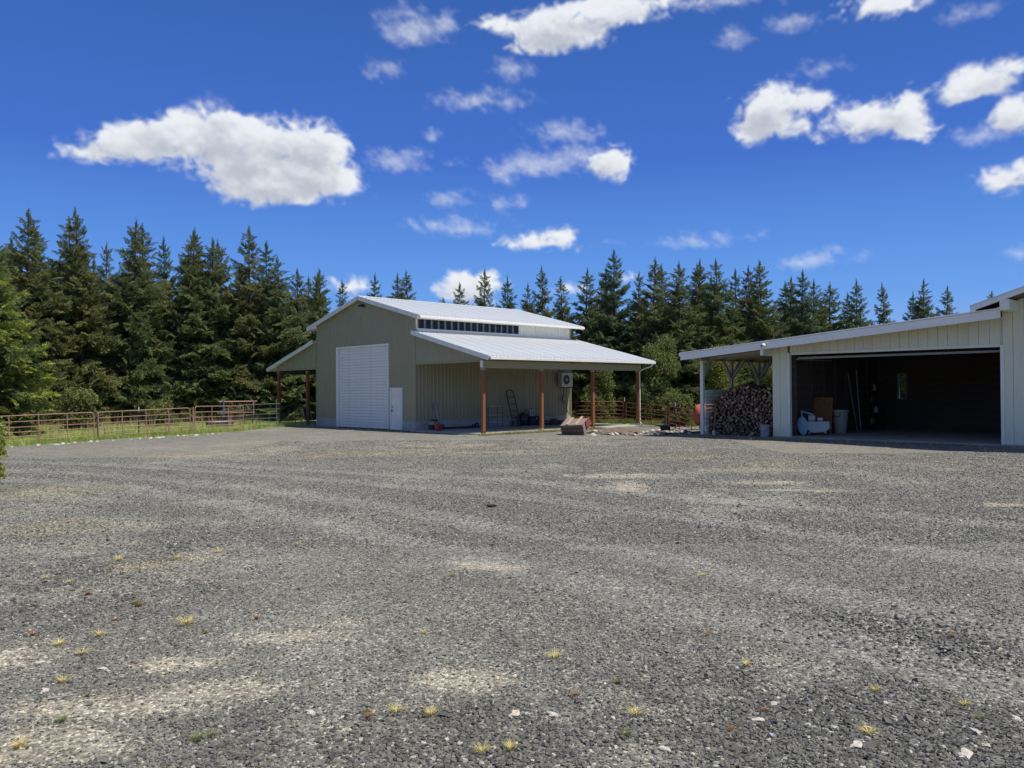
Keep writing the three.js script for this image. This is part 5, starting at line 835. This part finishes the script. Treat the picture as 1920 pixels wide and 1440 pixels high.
function field(name, label, n, geo, spot, tint, size) {
  const r = rngOf(n), pts = []; let guard = 0;
  while (pts.length < n && guard++ < n * 14) { const p = spot(r); if (p) pts.push(p); }
  const im = new THREE.InstancedMesh(geo, grassMat, pts.length), o = new THREE.Object3D(), c = new THREE.Color();
  pts.forEach(([x, d], i) => { o.position.set(x, GY(x, d) - 0.01, -d); o.rotation.set((r() - 0.5) * 0.2, r() * 6.28, (r() - 0.5) * 0.2); const s = size * (0.65 + 0.7 * r()); o.scale.set(s, s * (0.8 + 0.5 * r()), s); o.updateMatrix(); im.setMatrixAt(i, o.matrix); im.setColorAt(i, c.setRGB(...tint(r, x, d))); });
  im.name = numbered(name); im.castShadow = im.receiveShadow = true; scene.add(im); tag(im, label, 'grass', null, 'stuff');
}
const meadowBlade = tuftGeo(3, 16, 0.5, 0.55, 0.006), weedBlade = tuftGeo(4, 11, 0.22, 1.0, 0.004), seedBlade = tuftGeo(6, 4, 0.62, 0.2, 0.006);
const lush = (r) => { const k = r(), v = 0.75 + 0.6 * r(); return k < 0.7 ? [0.29 * v, 0.41 * v, 0.085 * v] : [0.46 * v, 0.46 * v, 0.15 * v]; };
field('meadow_grass', 'sunlit green meadow grass behind the red panel fence', 21000, meadowBlade, (r) => { const x = -32 + 24.5 * r(), d = 29 + 24 * r(), k = cover(x, d); return k.meadow > 0.35 + 0.4 * r() && k.wood < 0.6 && !inBarn(x, d, 0.35) ? [x, d] : null; }, lush, 0.52);
field('meadow_grass', 'green grass behind the gates between barn and garage', 3200, meadowBlade, (r) => { const x = 2 + 14 * r(), d = 37 + 13 * r(), k = cover(x, d); return k.meadow > 0.4 && k.wood < 0.7 ? [x, d] : null; }, (r) => { const v = 0.6 + 0.6 * r(); return [0.2 * v, 0.27 * v, 0.065 * v]; }, 0.55);
field('meadow_grass', 'pale seed heads standing above the meadow grass', 1500, seedBlade, (r) => { const x = -32 + 22 * r(), d = 30 + 20 * r(), k = cover(x, d); return k.meadow > 0.6 && k.wood < 0.4 ? [x, d] : null; }, (r) => { const v = 0.8 + 0.4 * r(); return [0.36 * v, 0.30 * v, 0.15 * v]; }, 1);
function inBarn(x, d, m = 0.1) { const u = (x + 4.625) * 0.6935 - (d - 39.098) * 0.7204, v = (x + 4.625) * 0.7204 + (d - 39.098) * 0.6935; return u > -13.9 - m && u < 5.1 + m && v > -0.3 - m && v < 11.4 + m; }
const straw = (r) => { const v = 0.75 + 0.5 * r(); return r() < 0.6 ? [0.42 * v, 0.36 * v, 0.13 * v] : [0.2 * v, 0.22 * v, 0.06 * v]; };
const barnXY = (u, v) => { const p = toBarn(u, 0, v); return [p.x, -p.z]; }, shopXY = (x, z) => { const p = toShop(x, 0, z); return [p.x, -p.z]; };
field('weeds', 'yellow green weeds along the barn slab edge', 1500, weedBlade, (r) => barnXY(5.15 + 0.55 * Math.pow(r(), 2), -0.6 + 8.0 * r()), straw, 0.62);
field('weeds', 'straggling weeds along the barn front', 420, weedBlade, (r) => barnXY(-13.5 + 18.8 * r(), -0.15 - 1.0 * Math.pow(r(), 1.5)), straw, 0.5);
field('weeds', 'sparse dry weeds along the garage threshold', 380, weedBlade, (r) => shopXY(-11.5 + 14 * r(), 0.15 + 1.6 * Math.pow(r(), 1.4)), straw, 0.55);
field('dry_grass', 'thin dry grass growing through the gravel', 5200, weedBlade, (r) => { const x = -15 + 30 * r(), d = 8 + 24 * r(), k = cover(x, d); return k.dry > 0.35 + 0.6 * r() ? [x, d] : null; }, straw, 0.22);
field('weeds', 'low rusty weeds scattered over the left part of the yard', 1500, weedBlade, (r) => { const x = -11 + 10 * r(), d = 6 + 13 * r(), k = cover(x, d); return k.n1 + 0.5 * k.n3 > 0.08 + 0.2 * r() && k.track < 0.3 ? [x, d] : null; }, (r) => { const v = 0.6 + 0.6 * r(), k = r(); return k < 0.45 ? [0.26 * v, 0.14 * v, 0.075 * v] : k < 0.8 ? [0.40 * v, 0.33 * v, 0.13 * v] : [0.17 * v, 0.2 * v, 0.07 * v]; }, 0.13);
// single tufts in the gravel
{
  const shapes = [tuftGeo(21, 75, 0.085, 1.1, 0.0017), tuftGeo(22, 48, 0.075, 1.7, 0.0018), tuftGeo(23, 95, 0.07, 0.9, 0.0016)], r = rngOf(60);
  const mY = foliage('straw_blades', [0.66, 0.56, 0.20]), mR = foliage('rusty_weed', [0.26, 0.13, 0.055]), mG = foliage('green_weed', [0.16, 0.20, 0.055]);
  const sow = (l, m, label, grp, k) => l.forEach(([x, d, s], i) => { const t = solo('grass_tuft', shapes[i % 3], m, label, 'grass tuft', grp); t.position.set(x, GY(x, d), -d); t.rotation.y = r() * 6.28; t.scale.set(s * k, s * k * 0.8, s * k); });
  sow(YELLOW, mY, 'yellow dry grass tuft growing in the gravel', 'yellow tufts in the gravel', 0.95); sow(RUSTY, mR, 'rusty brown weed tuft growing in the gravel', 'rusty weeds in the gravel', 0.8); sow(GREEN, mG, 'flat green weed tuft growing in the gravel', 'green weeds in the gravel', 0.85);
  const flat = [0, 1].map((v) => { const g = new THREE.IcosahedronGeometry(1, 1), p = g.attributes.position, k = {}, q = rngOf(400 + v); for (let i = 0; i < p.count; i++) { const id = [p.getX(i), p.getY(i), p.getZ(i)].map((e) => e.toFixed(2)).join(), s = k[id] ??= 0.6 + 0.7 * q(); p.setXYZ(i, p.getX(i) * s * 1.3, p.getY(i) * s * 0.35, p.getZ(i) * s * 0.8); } g.computeVertexNormals(); return g; });
  PALE.forEach(([x, d, s], i) => { const t = solo('pale_stone', flat[i % 2], M.paleStone, 'pale flat stone lying on the dark gravel', 'stone', 'pale stones on the gravel'); t.position.set(x, GY(x, d) + s * 0.12, -d); t.rotation.y = r() * 6.28; t.scale.setScalar(s * 0.7); });
  const clod = solo('dark_clod', flat[1], M.rubber, 'single dark clod lying mid yard on the gravel', 'stone'); clod.position.set(-0.35, GY(-0.35, 13.3) + 0.02, -13.3); clod.scale.set(0.06, 0.07, 0.05);
  const stick = solo('twig', merged([rod([-0.08, 0, 0], [0.09, 0.01, 0.02], 0.006, 0.004, 5), rod([0.0, 0.004, 0.01], [0.06, 0.015, -0.04], 0.004, 0.002, 5)]), M.greyWood, 'grey twig lying on the tan dirt patch', 'twig'); stick.position.set(-2.84, GY(-2.84, 5.15) + 0.012, -5.15); stick.rotation.y = 0.4;
}
renderer.render(scene, camera);
